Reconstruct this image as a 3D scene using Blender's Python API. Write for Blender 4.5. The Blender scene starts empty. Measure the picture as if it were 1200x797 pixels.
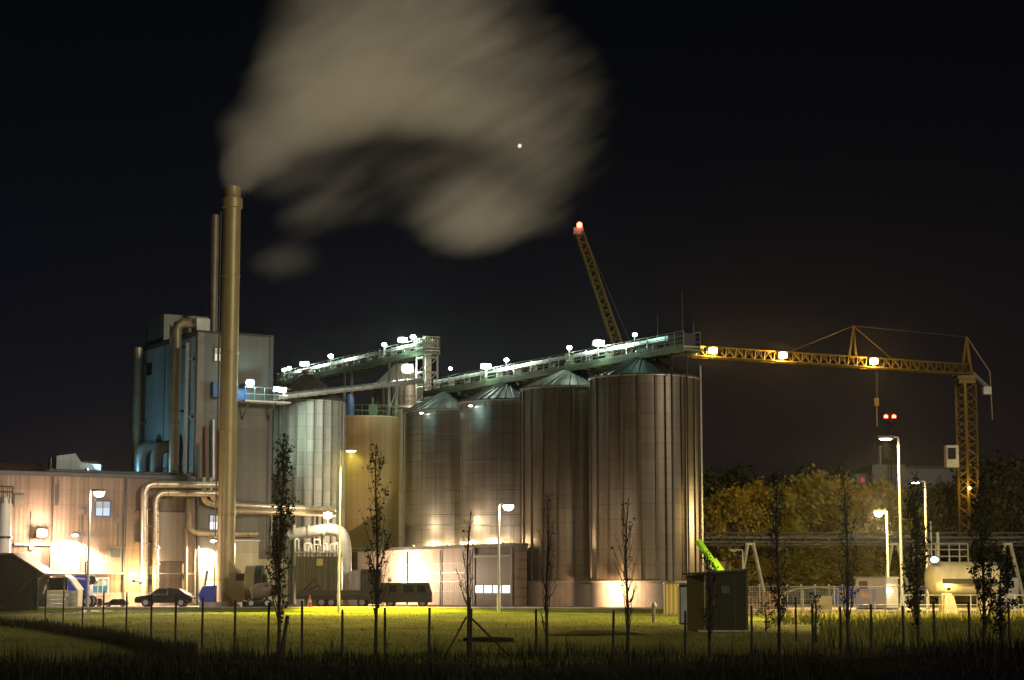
import bpy, bmesh, math, random
from math import sin, cos, pi, radians, sqrt, atan2
from mathutils import Vector, Matrix

# ------------------------------------------------------------------ camera, sky, sun, exposure
S = bpy.context.scene
COL = S.collection
F, TILT, EYE = 2300.0, math.atan(289.5 / 2300.0), 1.7
CT, ST = cos(TILT), sin(TILT)
cam_d = bpy.data.cameras.new("camera")
cam_d.sensor_width = 36.0
cam_d.lens = 36.0 * F / 1200.0
cam_d.clip_start, cam_d.clip_end = 0.5, 6000
cam = bpy.data.objects.new("camera", cam_d)
COL.objects.link(cam)
cam.location = (0, 0, EYE)
cam.rotation_euler = (pi / 2 + TILT, 0, 0)
S.camera = cam

SUN_EL, SUN_AZ = radians(13), radians(40)       # low added light, behind the camera and to its right
W = bpy.data.worlds.new("World")
S.world = W
W.use_nodes = True
wn, wl = W.node_tree.nodes, W.node_tree.links
wn.clear()
w_out = wn.new("ShaderNodeOutputWorld")
w_add = wn.new("ShaderNodeAddShader")
w_b1, w_b2 = wn.new("ShaderNodeBackground"), wn.new("ShaderNodeBackground")
w_sky = wn.new("ShaderNodeTexSky")
w_sky.sky_type = 'NISHITA'
w_sky.sun_disc = False
w_sky.sun_elevation = SUN_EL
w_sky.sun_rotation = pi - SUN_AZ
wl.new(w_sky.outputs[0], w_b1.inputs[0])
w_b1.inputs[1].default_value = 0.0005
w_tc, w_sep, w_ramp = wn.new("ShaderNodeTexCoord"), wn.new("ShaderNodeSeparateXYZ"), wn.new("ShaderNodeValToRGB")
wl.new(w_tc.outputs["Generated"], w_sep.inputs[0])
wl.new(w_sep.outputs[2], w_ramp.inputs[0])
e = w_ramp.color_ramp.elements
e[0].position, e[0].color = 0.0, (0.0125, 0.0090, 0.0100, 1)
e[1].position, e[1].color = 0.30, (0.0008, 0.0008, 0.0012, 1)
k_ = e.new(0.13); k_.color = (0.0060, 0.0048, 0.0062, 1)
k_ = e.new(0.21); k_.color = (0.0022, 0.0020, 0.0028, 1)
w_mr, w_mx = wn.new("ShaderNodeMapRange"), wn.new("ShaderNodeMix")
w_mr.inputs[1].default_value, w_mr.inputs[2].default_value = -.28, .28
wl.new(w_sep.outputs[0], w_mr.inputs[0])
w_tint = wn.new("ShaderNodeMix"); w_tint.data_type = 'RGBA'
wl.new(w_mr.outputs[0], w_tint.inputs[0])
w_tint.inputs[6].default_value, w_tint.inputs[7].default_value = (.62, .72, 1.25, 1), (1.25, 1.0, .95, 1)
w_mx.data_type = 'RGBA'; w_mx.blend_type = 'MULTIPLY'; w_mx.inputs[0].default_value = 1
wl.new(w_ramp.outputs[0], w_mx.inputs[6]); wl.new(w_tint.outputs[2], w_mx.inputs[7])
wl.new(w_mx.outputs[2], w_b2.inputs[0])
w_b2.inputs[1].default_value = 0.62
wl.new(w_b1.outputs[0], w_add.inputs[0]); wl.new(w_b2.outputs[0], w_add.inputs[1])
wl.new(w_add.outputs[0], w_out.inputs[0])

sun_d = bpy.data.lights.new("yard_glow", 'SUN')  # added warm light standing in for the glow of distant yard lamps
sun_d.energy, sun_d.angle, sun_d.color = 1.2, radians(6), (1.0, 0.87, 0.68)
sun = bpy.data.objects.new("yard_glow", sun_d)
COL.objects.link(sun)
sun_dir = Vector((sin(SUN_AZ) * cos(SUN_EL), -cos(SUN_AZ) * cos(SUN_EL), sin(SUN_EL)))   # towards the added light
sun.rotation_euler = sun_dir.to_track_quat('Z', 'Y').to_euler()

S.view_settings.view_transform = 'Standard'
S.view_settings.look = 'None'
S.view_settings.exposure = 0.0
S.view_settings.gamma = 1.0
S.render.engine = 'CYCLES'
cy = S.cycles
cy.max_bounces, cy.diffuse_bounces, cy.glossy_bounces, cy.transmission_bounces = 5, 2, 3, 3
cy.volume_bounces = 4
cy.transparent_max_bounces = 8
cy.sample_clamp_indirect = 4.0
cy.sample_clamp_direct = 0.0
cy.use_denoising = True
cy.caustics_reflective = cy.caustics_refractive = False
cy.volume_step_rate = 1.0
cy.volume_max_steps = 256

# ------------------------------------------------------------------ helpers
def ray(px, py):
    u, v = px - 600.0, 398.5 - py
    return Vector((u, F * CT - v * ST, F * ST + v * CT))

def pt(px, py, d):
    """the point of the place seen at (px, py) of the photograph, d metres out"""
    r = ray(px, py)
    return Vector((0, 0, EYE)) + r * (d / r.y)

def gx(px, d):
    return pt(px, 688, d).x

class Face:
    """a vertical plane through A; reads local (x, z) of what is seen at a pixel"""
    def __init__(self, A, ang):
        self.A, self.ang = Vector((A[0], A[1], 0)), ang
        self.dx, self.n = Vector((cos(ang), sin(ang), 0)), Vector((-sin(ang), cos(ang), 0))
    def p(self, px, py):
        r = ray(px, py)
        c = Vector((0, 0, EYE))
        return c + r * ((self.A - c).dot(self.n) / r.dot(self.n))
    def at(self, px, py):
        q = self.p(px, py)
        return (q - self.A).dot(self.dx), q.z
    def w(self, x, y, z=0):
        return self.A + self.dx * x + self.n * y + Vector((0, 0, z))

AV = atan2(.505, .863)            # along the fronts, away to the right
AU = AV - pi / 2                  # along the silo row, towards the camera and right
vV, vU = Vector((.863, .505, 0)), Vector((-.505, .863, 0))

class MB:
    def __init__(self):
        self.v, self.f = [], []
    def add(self, vs, fs):
        o = len(self.v)
        self.v += [tuple(a) for a in vs]
        self.f += [tuple(o + i for i in f) for f in fs]
        return self
    def box(self, x0, x1, y0, y1, z0, z1):
        vs = [(x, y, z) for z in (z0, z1) for y in (y0, y1) for x in (x0, x1)]
        return self.add(vs, [(0, 2, 3, 1), (4, 5, 7, 6), (0, 1, 5, 4), (2, 6, 7, 3), (0, 4, 6, 2), (1, 3, 7, 5)])
    def cbox(self, c, s, rz=0):
        M = Matrix.Rotation(rz, 3, 'Z')
        vs = [Vector(c) + M @ Vector((sx * s[0] / 2, sy * s[1] / 2, sz * s[2] / 2)) for sz in (-1, 1) for sy in (-1, 1) for sx in (-1, 1)]
        return self.add(vs, [(0, 2, 3, 1), (4, 5, 7, 6), (0, 1, 5, 4), (2, 6, 7, 3), (0, 4, 6, 2), (1, 3, 7, 5)])
    def tube(self, pts, r, n=8, cap=True, r1=None):
        pts = [Vector(p) for p in pts]
        m = len(pts)
        rs = r if isinstance(r, (list, tuple)) else [r + ((r1 if r1 is not None else r) - r) * i / (m - 1) for i in range(m)]
        t0 = (pts[1] - pts[0]).normalized()
        a = t0.orthogonal().normalized()
        vs = []
        for i, p in enumerate(pts):
            t = (pts[min(i + 1, m - 1)] - pts[max(i - 1, 0)]).normalized()
            a = (a - t * a.dot(t)).normalized()
            b = t.cross(a)
            sc = 1.0
            if 0 < i < m - 1:
                cth = (pts[i + 1] - p).normalized().dot((p - pts[i - 1]).normalized())
                sc = 1.0 / max(0.5, sqrt(max(0.0, (1 + cth) / 2)))
            for j in range(n):
                th = 2 * pi * (j + .5) / n
                vs.append(p + (a * cos(th) + b * sin(th)) * rs[i] * (sc if n == 4 else min(sc, 1.15)))
        fs = [(i * n + j, i * n + (j + 1) % n, (i + 1) * n + (j + 1) % n, (i + 1) * n + j) for i in range(m - 1) for j in range(n)]
        if cap:
            fs += [tuple(range(n - 1, -1, -1)), tuple((m - 1) * n + j for j in range(n))]
        return self.add(vs, fs)
    def beam(self, p, q, w):
        return self.tube([p, q], w * .7071, 4)
    def lathe(self, prof, n=48, c=(0, 0), a0=0.0, a1=2 * pi):
        closed = abs(a1 - a0 - 2 * pi) < 1e-6
        k = n if closed else n + 1
        vs = [(c[0] + r * cos(a0 + (a1 - a0) * j / n), c[1] + r * sin(a0 + (a1 - a0) * j / n), z) for r, z in prof for j in range(k)]
        fs = []
        for i in range(len(prof) - 1):
            for j in range(n):
                j2 = (j + 1) % k
                fs.append((i * k + j, i * k + j2, (i + 1) * k + j2, (i + 1) * k + j))
        return self.add(vs, fs)
    def prism(self, poly, y0, y1, ax='y'):
        """poly in (x, z), extruded along y"""
        n = len(poly)
        vs = [(a, y, b) if ax == 'y' else (y, a, b) for y in (y0, y1) for a, b in poly]
        fs = [tuple(range(n)), tuple(range(2 * n - 1, n - 1, -1))] + [(i, i + n, (i + 1) % n + n, (i + 1) % n) for i in range(n)]
        return self.add(vs, fs)
    def lattice(self, p, q, w, r, bay, up=Vector((0, 0, 1)), tri=False, taper=1.0):
        p, q = Vector(p), Vector(q)
        t = (q - p).normalized()
        L = (q - p).length
        if abs(t.dot(up)) > .95:
            up = Vector((cos(AV), sin(AV), 0))
        s = t.cross(up).normalized()
        u = s.cross(t).normalized()
        cs = [(-1, -1), (1, -1), (0, 1)] if tri else [(-1, -1), (1, -1), (1, 1), (-1, 1)]
        def c(k, d):
            ww = w / 2 * (1 + (taper - 1) * d / L)
            return p + t * d + s * cs[k][0] * ww + u * cs[k][1] * ww
        for k in range(len(cs)):
            self.beam(c(k, 0), c(k, L), r * 1.6)
        nb = max(1, round(L / bay))
        for i in range(nb):
            d0, d1 = L * i / nb, L * (i + 1) / nb
            for k in range(len(cs)):
                k2 = (k + 1) % len(cs)
                dm = (d0 + d1) / 2
                self.beam(c(k, d0), c(k2, dm), r)
                self.beam(c(k2, dm), c(k, d1), r)
        return self
    def build(self, name, mat, parent=None, smooth=False, at=None, rz=0):
        me = bpy.data.meshes.new(name)
        me.from_pydata(self.v, [], self.f)
        me.update()
        b = bmesh.new(); b.from_mesh(me)
        bmesh.ops.recalc_face_normals(b, faces=b.faces)
        b.to_mesh(me); b.free()
        if smooth:
            me.shade_smooth()
            try:
                me.set_sharp_from_angle(angle=radians(40))
            except Exception:
                pass
        o = bpy.data.objects.new(name, me)
        COL.objects.link(o)
        if mat:
            me.materials.append(mat)
        if parent:
            o.parent = parent
        if at is not None:
            o.location = at
        o.rotation_euler.z = rz
        return o

def tag(o, label=None, cat=None, group=None, kind=None):
    if label: o['label'] = label
    if cat: o['category'] = cat
    if group: o['group'] = group
    if kind: o['kind'] = kind
    return o

def thing(name, label, cat, loc=(0, 0, 0), rz=0, group=None):
    o = bpy.data.objects.new(name, None)
    o.empty_display_size = .3
    COL.objects.link(o)
    o.location, o.rotation_euler.z = loc, rz
    return tag(o, label, cat, group)

def lamp(parent, kind, loc, power, col, aim=None, size=.12, cone=150, blend=.4, name="bulb"):
    d = bpy.data.lights.new(name, kind)
    d.energy, d.color = power, col
    d.shadow_soft_size = size
    if kind == 'SPOT':
        d.spot_size, d.spot_blend = radians(cone), blend
    o = bpy.data.objects.new(name, d)
    COL.objects.link(o)
    o.location = loc
    if aim is not None:
        o.rotation_euler = Vector(aim).to_track_quat('-Z', 'Y').to_euler()
    if parent: o.parent = parent
    return o

# ------------------------------------------------------------------ materials
def base_mat(name):
    m = bpy.data.materials.new(name)
    m.use_nodes = True
    n, l = m.node_tree.nodes, m.node_tree.links
    return m, n, l, n["Principled BSDF"]

def mat(name, col, rough=.6, metal=0.0, var=.18, scale=1.2, bump=0.0, bscale=8.0, streak=0.0, spec=.5):
    """plain colour, blotched by noise; streak adds vertical run-off stains"""
    m, n, l, b = base_mat(name)
    tc = n.new("ShaderNodeTexCoord")
    nz = n.new("ShaderNodeTexNoise")
    nz.inputs["Scale"].default_value, nz.inputs["Detail"].default_value = scale, 5
    l.new(tc.outputs["Object"], nz.inputs["Vector"])
    rp = n.new("ShaderNodeValToRGB")
    rp.color_ramp.elements[0].position, rp.color_ramp.elements[1].position = .3, .7
    rp.color_ramp.elements[0].color = (*[c * (1 - var) for c in col], 1)
    rp.color_ramp.elements[1].color = (*[min(1, c * (1 + var)) for c in col], 1)
    l.new(nz.outputs[0], rp.inputs[0])
    out = rp.outputs[0]
    if streak:
        mp = n.new("ShaderNodeMapping"); mp.inputs["Scale"].default_value = (2.2, 2.2, .07)
        n2 = n.new("ShaderNodeTexNoise"); n2.inputs["Scale"].default_value, n2.inputs["Detail"].default_value = 1.5, 6
        l.new(tc.outputs["Object"], mp.inputs[0]); l.new(mp.outputs[0], n2.inputs["Vector"])
        r2 = n.new("ShaderNodeMapRange"); r2.inputs[1].default_value, r2.inputs[2].default_value = .35, .7
        r2.inputs[3].default_value, r2.inputs[4].default_value = 1 - streak, 1
        l.new(n2.outputs[0], r2.inputs[0])
        mx = n.new("ShaderNodeMix"); mx.data_type = 'RGBA'; mx.blend_type = 'MULTIPLY'; mx.inputs[0].default_value = 1
        l.new(out, mx.inputs[6]); l.new(r2.outputs[0], mx.inputs[7])
        out = mx.outputs[2]
    l.new(out, b.inputs["Base Color"])
    b.inputs["Roughness"].default_value, b.inputs["Metallic"].default_value = rough, metal
    b.inputs["Specular IOR Level"].default_value = spec
    if bump:
        nb = n.new("ShaderNodeTexNoise"); nb.inputs["Scale"].default_value, nb.inputs["Detail"].default_value = bscale, 4
        l.new(tc.outputs["Object"], nb.inputs["Vector"])
        bp = n.new("ShaderNodeBump"); bp.inputs["Strength"].default_value, bp.inputs["Distance"].default_value = bump, .05
        l.new(nb.outputs[0], bp.inputs["Height"]); l.new(bp.outputs[0], b.inputs["Normal"])
    return m

def panel_mat(name, col, pw, ph, seam=.55, rough=.5, metal=0.0, corr=0.0, cper=.3, var=.10, mort=.02, streak=.25, offset=0.0):
    """sheet-metal cladding: panels pw x ph metres on local (x+y, z), dark seams, vertical corrugation of period cper"""
    m, n, l, b = base_mat(name)
    tc, sp, ad, cb = n.new("ShaderNodeTexCoord"), n.new("ShaderNodeSeparateXYZ"), n.new("ShaderNodeMath"), n.new("ShaderNodeCombineXYZ")
    l.new(tc.outputs["Object"], sp.inputs[0])
    l.new(sp.outputs[0], ad.inputs[0]); l.new(sp.outputs[1], ad.inputs[1])
    l.new(ad.outputs[0], cb.inputs[0]); l.new(sp.outputs[2], cb.inputs[1])
    br = n.new("ShaderNodeTexBrick")
    br.offset = offset
    br.inputs["Scale"].default_value = 1
    br.inputs["Brick Width"].default_value, br.inputs["Row Height"].default_value = pw, ph
    br.inputs["Mortar Size"].default_value, br.inputs["Mortar Smooth"].default_value = mort, .3
    br.inputs["Color1"].default_value = (*[c * (1 - var) for c in col], 1)
    br.inputs["Color2"].default_value = (*[min(1, c * (1 + var)) for c in col], 1)
    br.inputs["Mortar"].default_value = (*[c * (1 - seam) for c in col], 1)
    l.new(cb.outputs[0], br.inputs["Vector"])
    mp = n.new("ShaderNodeMapping"); mp.inputs["Scale"].default_value = (1.6, 1.6, .06)
    n2 = n.new("ShaderNodeTexNoise"); n2.inputs["Scale"].default_value, n2.inputs["Detail"].default_value = 1.3, 7
    l.new(tc.outputs["Object"], mp.inputs[0]); l.new(mp.outputs[0], n2.inputs["Vector"])
    r2 = n.new("ShaderNodeMapRange"); r2.inputs[1].default_value, r2.inputs[2].default_value = .3, .7
    r2.inputs[3].default_value, r2.inputs[4].default_value = 1 - streak, 1
    l.new(n2.outputs[0], r2.inputs[0])
    mx = n.new("ShaderNodeMix"); mx.data_type = 'RGBA'; mx.blend_type = 'MULTIPLY'; mx.inputs[0].default_value = 1
    l.new(br.outputs["Color"], mx.inputs[6]); l.new(r2.outputs[0], mx.inputs[7])
    l.new(mx.outputs[2], b.inputs["Base Color"])
    b.inputs["Roughness"].default_value, b.inputs["Metallic"].default_value = rough, metal
    b.inputs["Specular IOR Level"].default_value = .25
    if corr:
        wv = n.new("ShaderNodeMath"); wv.operation = 'MULTIPLY'; wv.inputs[1].default_value = 2 * pi / cper
        sn = n.new("ShaderNodeMath"); sn.operation = 'SINE'
        l.new(ad.outputs[0], wv.inputs[0]); l.new(wv.outputs[0], sn.inputs[0])
        bp = n.new("ShaderNodeBump"); bp.inputs["Strength"].default_value, bp.inputs["Distance"].default_value = corr, .03
        l.new(sn.outputs[0], bp.inputs["Height"]); l.new(bp.outputs[0], b.inputs["Normal"])
    return m

def silo_mat(name, R, col, ring=1.12, sheets=20, metal=.75, rough=.42, aniso=.6, var=.22, seam=.35, ridge=.0):
    """galvanised sheets bent round a bin: one tone per sheet, lapped seams, horizontal corrugation that smears reflections upright"""
    m, n, l, b = base_mat(name)
    tc, sp, at, cb, ml = n.new("ShaderNodeTexCoord"), n.new("ShaderNodeSeparateXYZ"), n.new("ShaderNodeMath"), n.new("ShaderNodeCombineXYZ"), n.new("ShaderNodeMath")
    at.operation, ml.operation = 'ARCTAN2', 'MULTIPLY_ADD'
    l.new(tc.outputs["Object"], sp.inputs[0])
    l.new(sp.outputs[1], at.inputs[0]); l.new(sp.outputs[0], at.inputs[1])
    l.new(at.outputs[0], ml.inputs[0]); ml.inputs[1].default_value = sheets / (2 * pi); ml.inputs[2].default_value = sheets
    l.new(ml.outputs[0], cb.inputs[0]); l.new(sp.outputs[2], cb.inputs[1])
    br = n.new("ShaderNodeTexBrick"); br.offset = 0
    br.inputs["Scale"].default_value = 1
    br.inputs["Brick Width"].default_value, br.inputs["Row Height"].default_value = 1.0, ring
    br.inputs["Mortar Size"].default_value, br.inputs["Mortar Smooth"].default_value = .03, .2
    br.inputs["Color1"].default_value = (*[c * (1 - var) for c in col], 1)
    br.inputs["Color2"].default_value = (*[min(1, c * (1 + var)) for c in col], 1)
    br.inputs["Mortar"].default_value = (*[c * (1 - seam) for c in col], 1)
    l.new(cb.outputs[0], br.inputs["Vector"])
    mp = n.new("ShaderNodeMapping"); mp.inputs["Scale"].default_value = (1.8, 1.8, .05)
    n2 = n.new("ShaderNodeTexNoise"); n2.inputs["Scale"].default_value, n2.inputs["Detail"].default_value = 1.4, 7
    l.new(tc.outputs["Object"], mp.inputs[0]); l.new(mp.outputs[0], n2.inputs["Vector"])
    r2 = n.new("ShaderNodeMapRange"); r2.inputs[1].default_value, r2.inputs[2].default_value = .3, .7
    r2.inputs[3].default_value, r2.inputs[4].default_value = .62, 1.05
    l.new(n2.outputs[0], r2.inputs[0])
    mx = n.new("ShaderNodeMix"); mx.data_type = 'RGBA'; mx.blend_type = 'MULTIPLY'; mx.inputs[0].default_value = 1
    l.new(br.outputs["Color"], mx.inputs[6]); l.new(r2.outputs[0], mx.inputs[7])
    l.new(mx.outputs[2], b.inputs["Base Color"])
    b.inputs["Metallic"].default_value, b.inputs["Roughness"].default_value = metal, rough
    b.inputs["Anisotropic"].default_value = aniso
    b.inputs["Anisotropic Rotation"].default_value = 0.0
    tg = n.new("ShaderNodeTangent"); tg.direction_type, tg.axis = 'RADIAL', 'Z'
    l.new(tg.outputs[0], b.inputs["Tangent"])
    if ridge:
        wv = n.new("ShaderNodeMath"); wv.operation = 'MULTIPLY'; wv.inputs[1].default_value = 2 * pi / .55
        sn = n.new("ShaderNodeMath"); sn.operation = 'SINE'
        l.new(sp.outputs[2], wv.inputs[0]); l.new(wv.outputs[0], sn.inputs[0])
        bp = n.new("ShaderNodeBump"); bp.inputs["Strength"].default_value, bp.inputs["Distance"].default_value = ridge, .03
        l.new(sn.outputs[0], bp.inputs["Height"]); l.new(bp.outputs[0], b.inputs["Normal"])
    return m

def glow(name, col, strength):
    m = bpy.data.materials.new(name)
    m.use_nodes = True
    n, l = m.node_tree.nodes, m.node_tree.links
    n.clear()
    o, em = n.new("ShaderNodeOutputMaterial"), n.new("ShaderNodeEmission")
    em.inputs[0].default_value, em.inputs[1].default_value = (*col, 1), strength
    l.new(em.outputs[0], o.inputs[0])
    m.cycles.emission_sampling = 'NONE'
    return m

def leaf_mat(name, c0, c1):
    m, n, l, b = base_mat(name)
    tc, nz, rp = n.new("ShaderNodeTexCoord"), n.new("ShaderNodeTexNoise"), n.new("ShaderNodeValToRGB")
    nz.inputs["Scale"].default_value, nz.inputs["Detail"].default_value = .9, 6
    l.new(tc.outputs["Object"], nz.inputs["Vector"])
    rp.color_ramp.elements[0].position, rp.color_ramp.elements[1].position = .32, .68
    rp.color_ramp.elements[0].color, rp.color_ramp.elements[1].color = (*c0, 1), (*c1, 1)
    l.new(nz.outputs[0], rp.inputs[0]); l.new(rp.outputs[0], b.inputs["Base Color"])
    b.inputs["Roughness"].default_value = .7
    b.inputs["Specular IOR Level"].default_value = .2
    return m

WHITE_PINK, SODIUM, MERCURY, CYAN, WARM = (1, .80, .66), (1, .66, .17), (.76, 1, .80), (.45, .95, 1), (1, .70, .42)
M = {}
M['hall'] = panel_mat('beige_cladding', (.26, .195, .15), 6.0, 1.15, seam=.30, rough=.55, corr=.25, cper=.35, streak=.42)
M['hall_plinth'] = mat('plinth_concrete', (.42, .36, .31), .8, bump=.3, streak=.3)
M['kiln'] = panel_mat('pale_panel_cladding', (.14, .137, .115), 7.2, 1.12, seam=.28, rough=.5)
M['kiln_side'] = panel_mat('grey_side_cladding', (.36, .42, .44), 3.1, 2.3, seam=.35, rough=.5)
M['dark_trim'] = mat('dark_trim', (.05, .05, .05), .5)
M['roof_dark'] = mat('roof_felt', (.05, .045, .04), .9, bump=.3)
M['brown_roof'] = panel_mat('brown_ribbed_roof', (.10, .055, .04), 3.2, 30, seam=-.6, mort=.06, rough=.6)
M['steel'] = mat('galvanised_steel', (.42, .43, .42), .42, .7, var=.2)
M['steel_pale'] = mat('pale_painted_steel', (.40, .41, .37), .5, .1)
M['green_steel'] = mat('green_painted_steel', (.12, .17, .10), .5, .1)
M['stack'] = mat('stack_paint', (.31, .245, .115), .45, .25, var=.08, streak=.18)
M['flue'] = mat('flue_steel', (.18, .16, .12), .5, .4, streak=.3)
M['duct'] = mat('duct_steel', (.40, .34, .22), .45, .4, streak=.3)
M['lagging'] = mat('aluminium_lagging', (.58, .50, .40), .36, .75, var=.2, scale=4, bump=.5, bscale=5)
M['concrete'] = mat('concrete', (.36, .31, .26), .85, bump=.3, streak=.35, var=.12)
M['asphalt'] = mat('asphalt', (.05, .048, .045), .85, bump=.5, bscale=20, var=.3, scale=.4)
M['gravel'] = mat('gravel', (.20, .17, .12), .95, bump=.8, bscale=14, var=.35, scale=.8)
M['dark_lawn'] = mat('dark_lawn_tone', (.012, .011, .008), .95, bump=.5, spec=.1)  # near-black tone; on the lawn patch it is shade put in as colour
M['orange_tank'] = panel_mat('cream_tank_paint', (.40, .29, .16), 2.6, 2.0, seam=.15, rough=.5, streak=.3)
M['bridge_steel'] = mat('dull_bridge_steel', (.085, .085, .08), .6, .3)
M['bridge_leg'] = mat('grey_leg_paint', (.34, .33, .28), .6)
M['blind'] = mat('grey_blind', (.30, .30, .28), .7)
M['blue'] = mat('blue_paint', (.03, .05, .42), .45)
M['dull_blue'] = mat('dull_blue_tarpaulin', (.05, .09, .22), .6)
M['olive'] = panel_mat('olive_sheet', (.13, .12, .07), .5, 9, seam=.3, rough=.6, corr=.4, cper=.25)
M['shed_green'] = panel_mat('dark_green_boarding', (.026, .028, .013), .34, 9, seam=.45, rough=.7, mort=.03)
M['kiosk'] = panel_mat('olive_kiosk_boarding', (.030, .029, .010), .22, 9, seam=.4, rough=.9, mort=.02)
M['black'] = mat('black_steel', (.012, .012, .012), .5)
M['car_black'] = mat('black_car_paint', (.012, .012, .014), .18, .3, var=.05)
M['car_red'] = mat('dark_red_car_paint', (.07, .012, .01), .2, .3, var=.05)
M['glass_dark'] = mat('dark_glass', (.02, .022, .025), .08, 0, var=.05)
M['tyre'] = mat('tyre_rubber', (.012, .012, .012), .85)
M['truck'] = mat('grey_brown_truck_paint', (.055, .045, .036), .4, .2)
M['yellow'] = mat('crane_yellow', (.13, .09, .014), .5, .1, var=.12)
M['lime'] = mat('lime_green_paint', (.30, .62, .03), .4)
M['white'] = mat('white_paint', (.74, .72, .62), .5, var=.06, streak=.12)
M['tankwhite'] = mat('dull_cream_tank_paint', (.62, .58, .44), .55, var=.08, streak=.2)
M['orange'] = mat('orange_cone_plastic', (.75, .13, .03), .5, var=.05)
M['pallet'] = mat('pallet_wood', (.38, .19, .09), .8, var=.3, scale=4)
M['timber'] = mat('pale_boards', (.42, .40, .27), .7, var=.2, scale=3)
M['grass'] = leaf_mat('lawn_grass', (.055, .082, .005), (.125, .150, .008))
M['blade'] = leaf_mat('meadow_blades', (.10, .105, .016), (.21, .20, .032))
M['dark_blade'] = leaf_mat('bank_blades', (.005, .006, .003), (.012, .013, .005))  # grass out of the lamplight: its darkness is put into the colour
M['bark'] = mat('dark_bark', (.020, .016, .012), .9, var=.3, scale=5)  # silhouette tone, shade put into the bark and stake colour
M['bark_far'] = mat('grey_bark', (.07, .055, .04), .9, var=.3, scale=5)
M['leaf_dark'] = leaf_mat('dark_leaves', (.010, .014, .005), (.030, .034, .012))  # kept near black so the young trees stay silhouettes
M['leaf_a'] = leaf_mat('lamplit_ochre_leaves', (.13, .105, .010), (.28, .21, .024))  # ochre of the sodium light put into the leaf colour
M['leaf_b'] = leaf_mat('lamplit_olive_leaves', (.10, .098, .010), (.23, .20, .024))  # lit copy as well, lamplight mixed into the green
M['leaf_c'] = leaf_mat('shaded_leaves', (.022, .026, .010), (.055, .055, .018))  # shaded copy of the leaves, the shadow put into the colour
M['far_wall'] = mat('far_building_render', (.10, .10, .11), .8, var=.1)
M['door_grey'] = mat('grey_door_paint', (.16, .14, .11), .6)
M['brick'] = mat('soot_brick', (.14, .08, .06), .9)
G = {}
G['pink'] = glow('white_lamp_lens', (1, .86, .76), 30)
G['sodium'] = glow('sodium_lamp_lens', (1, .66, .22), 26)
G['mercury'] = glow('mercury_lamp_lens', (.88, 1, .92), 30)
G['cyan'] = glow('cyan_lamp_lens', (.60, .97, 1), 26)
G['red'] = glow('red_beacon_lens', (1, .08, .04), 14)
G['dull_red'] = glow('dim_red_beacon_lens', (.9, .05, .04), .5)
G['window_warm'] = glow('lit_window_warm', (.95, .88, .60), .9)
G['window_cool'] = glow('lit_window_cool', (.72, .86, 1.0), .95)
G['window_white'] = glow('lit_window_white', (.92, .96, 1.0), 1.6)
G['window_teal'] = glow('lit_window_teal', (.22, .52, .55), .55)
G['off'] = mat('unlit_lens', (.5, .5, .45), .3)
G['star'] = glow('star_light', (1, .96, .85), 1.2)

# ------------------------------------------------------------------ ground, lawn, yard, water-free setting
def gz(x, y):
    """lawn level: flat, with a bank in front of the camera and a gentle swell on the left"""
    z = .89 * math.exp(-((y - 21.0) / 6.5) ** 2)
    z += .18 * math.exp(-((y - 21.0) / 7) ** 2) * max(0, min(1, (x - 3.6) / 1.5))
    z += .05 * sin(x * .9 + y * .21) * math.exp(-((y - 24) / 12) ** 2)
    z += .04 * sin(x * .33 + 1.3) * sin(y * .17) * (1 if 35 < y < 130 else .3)
    return z

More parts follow.
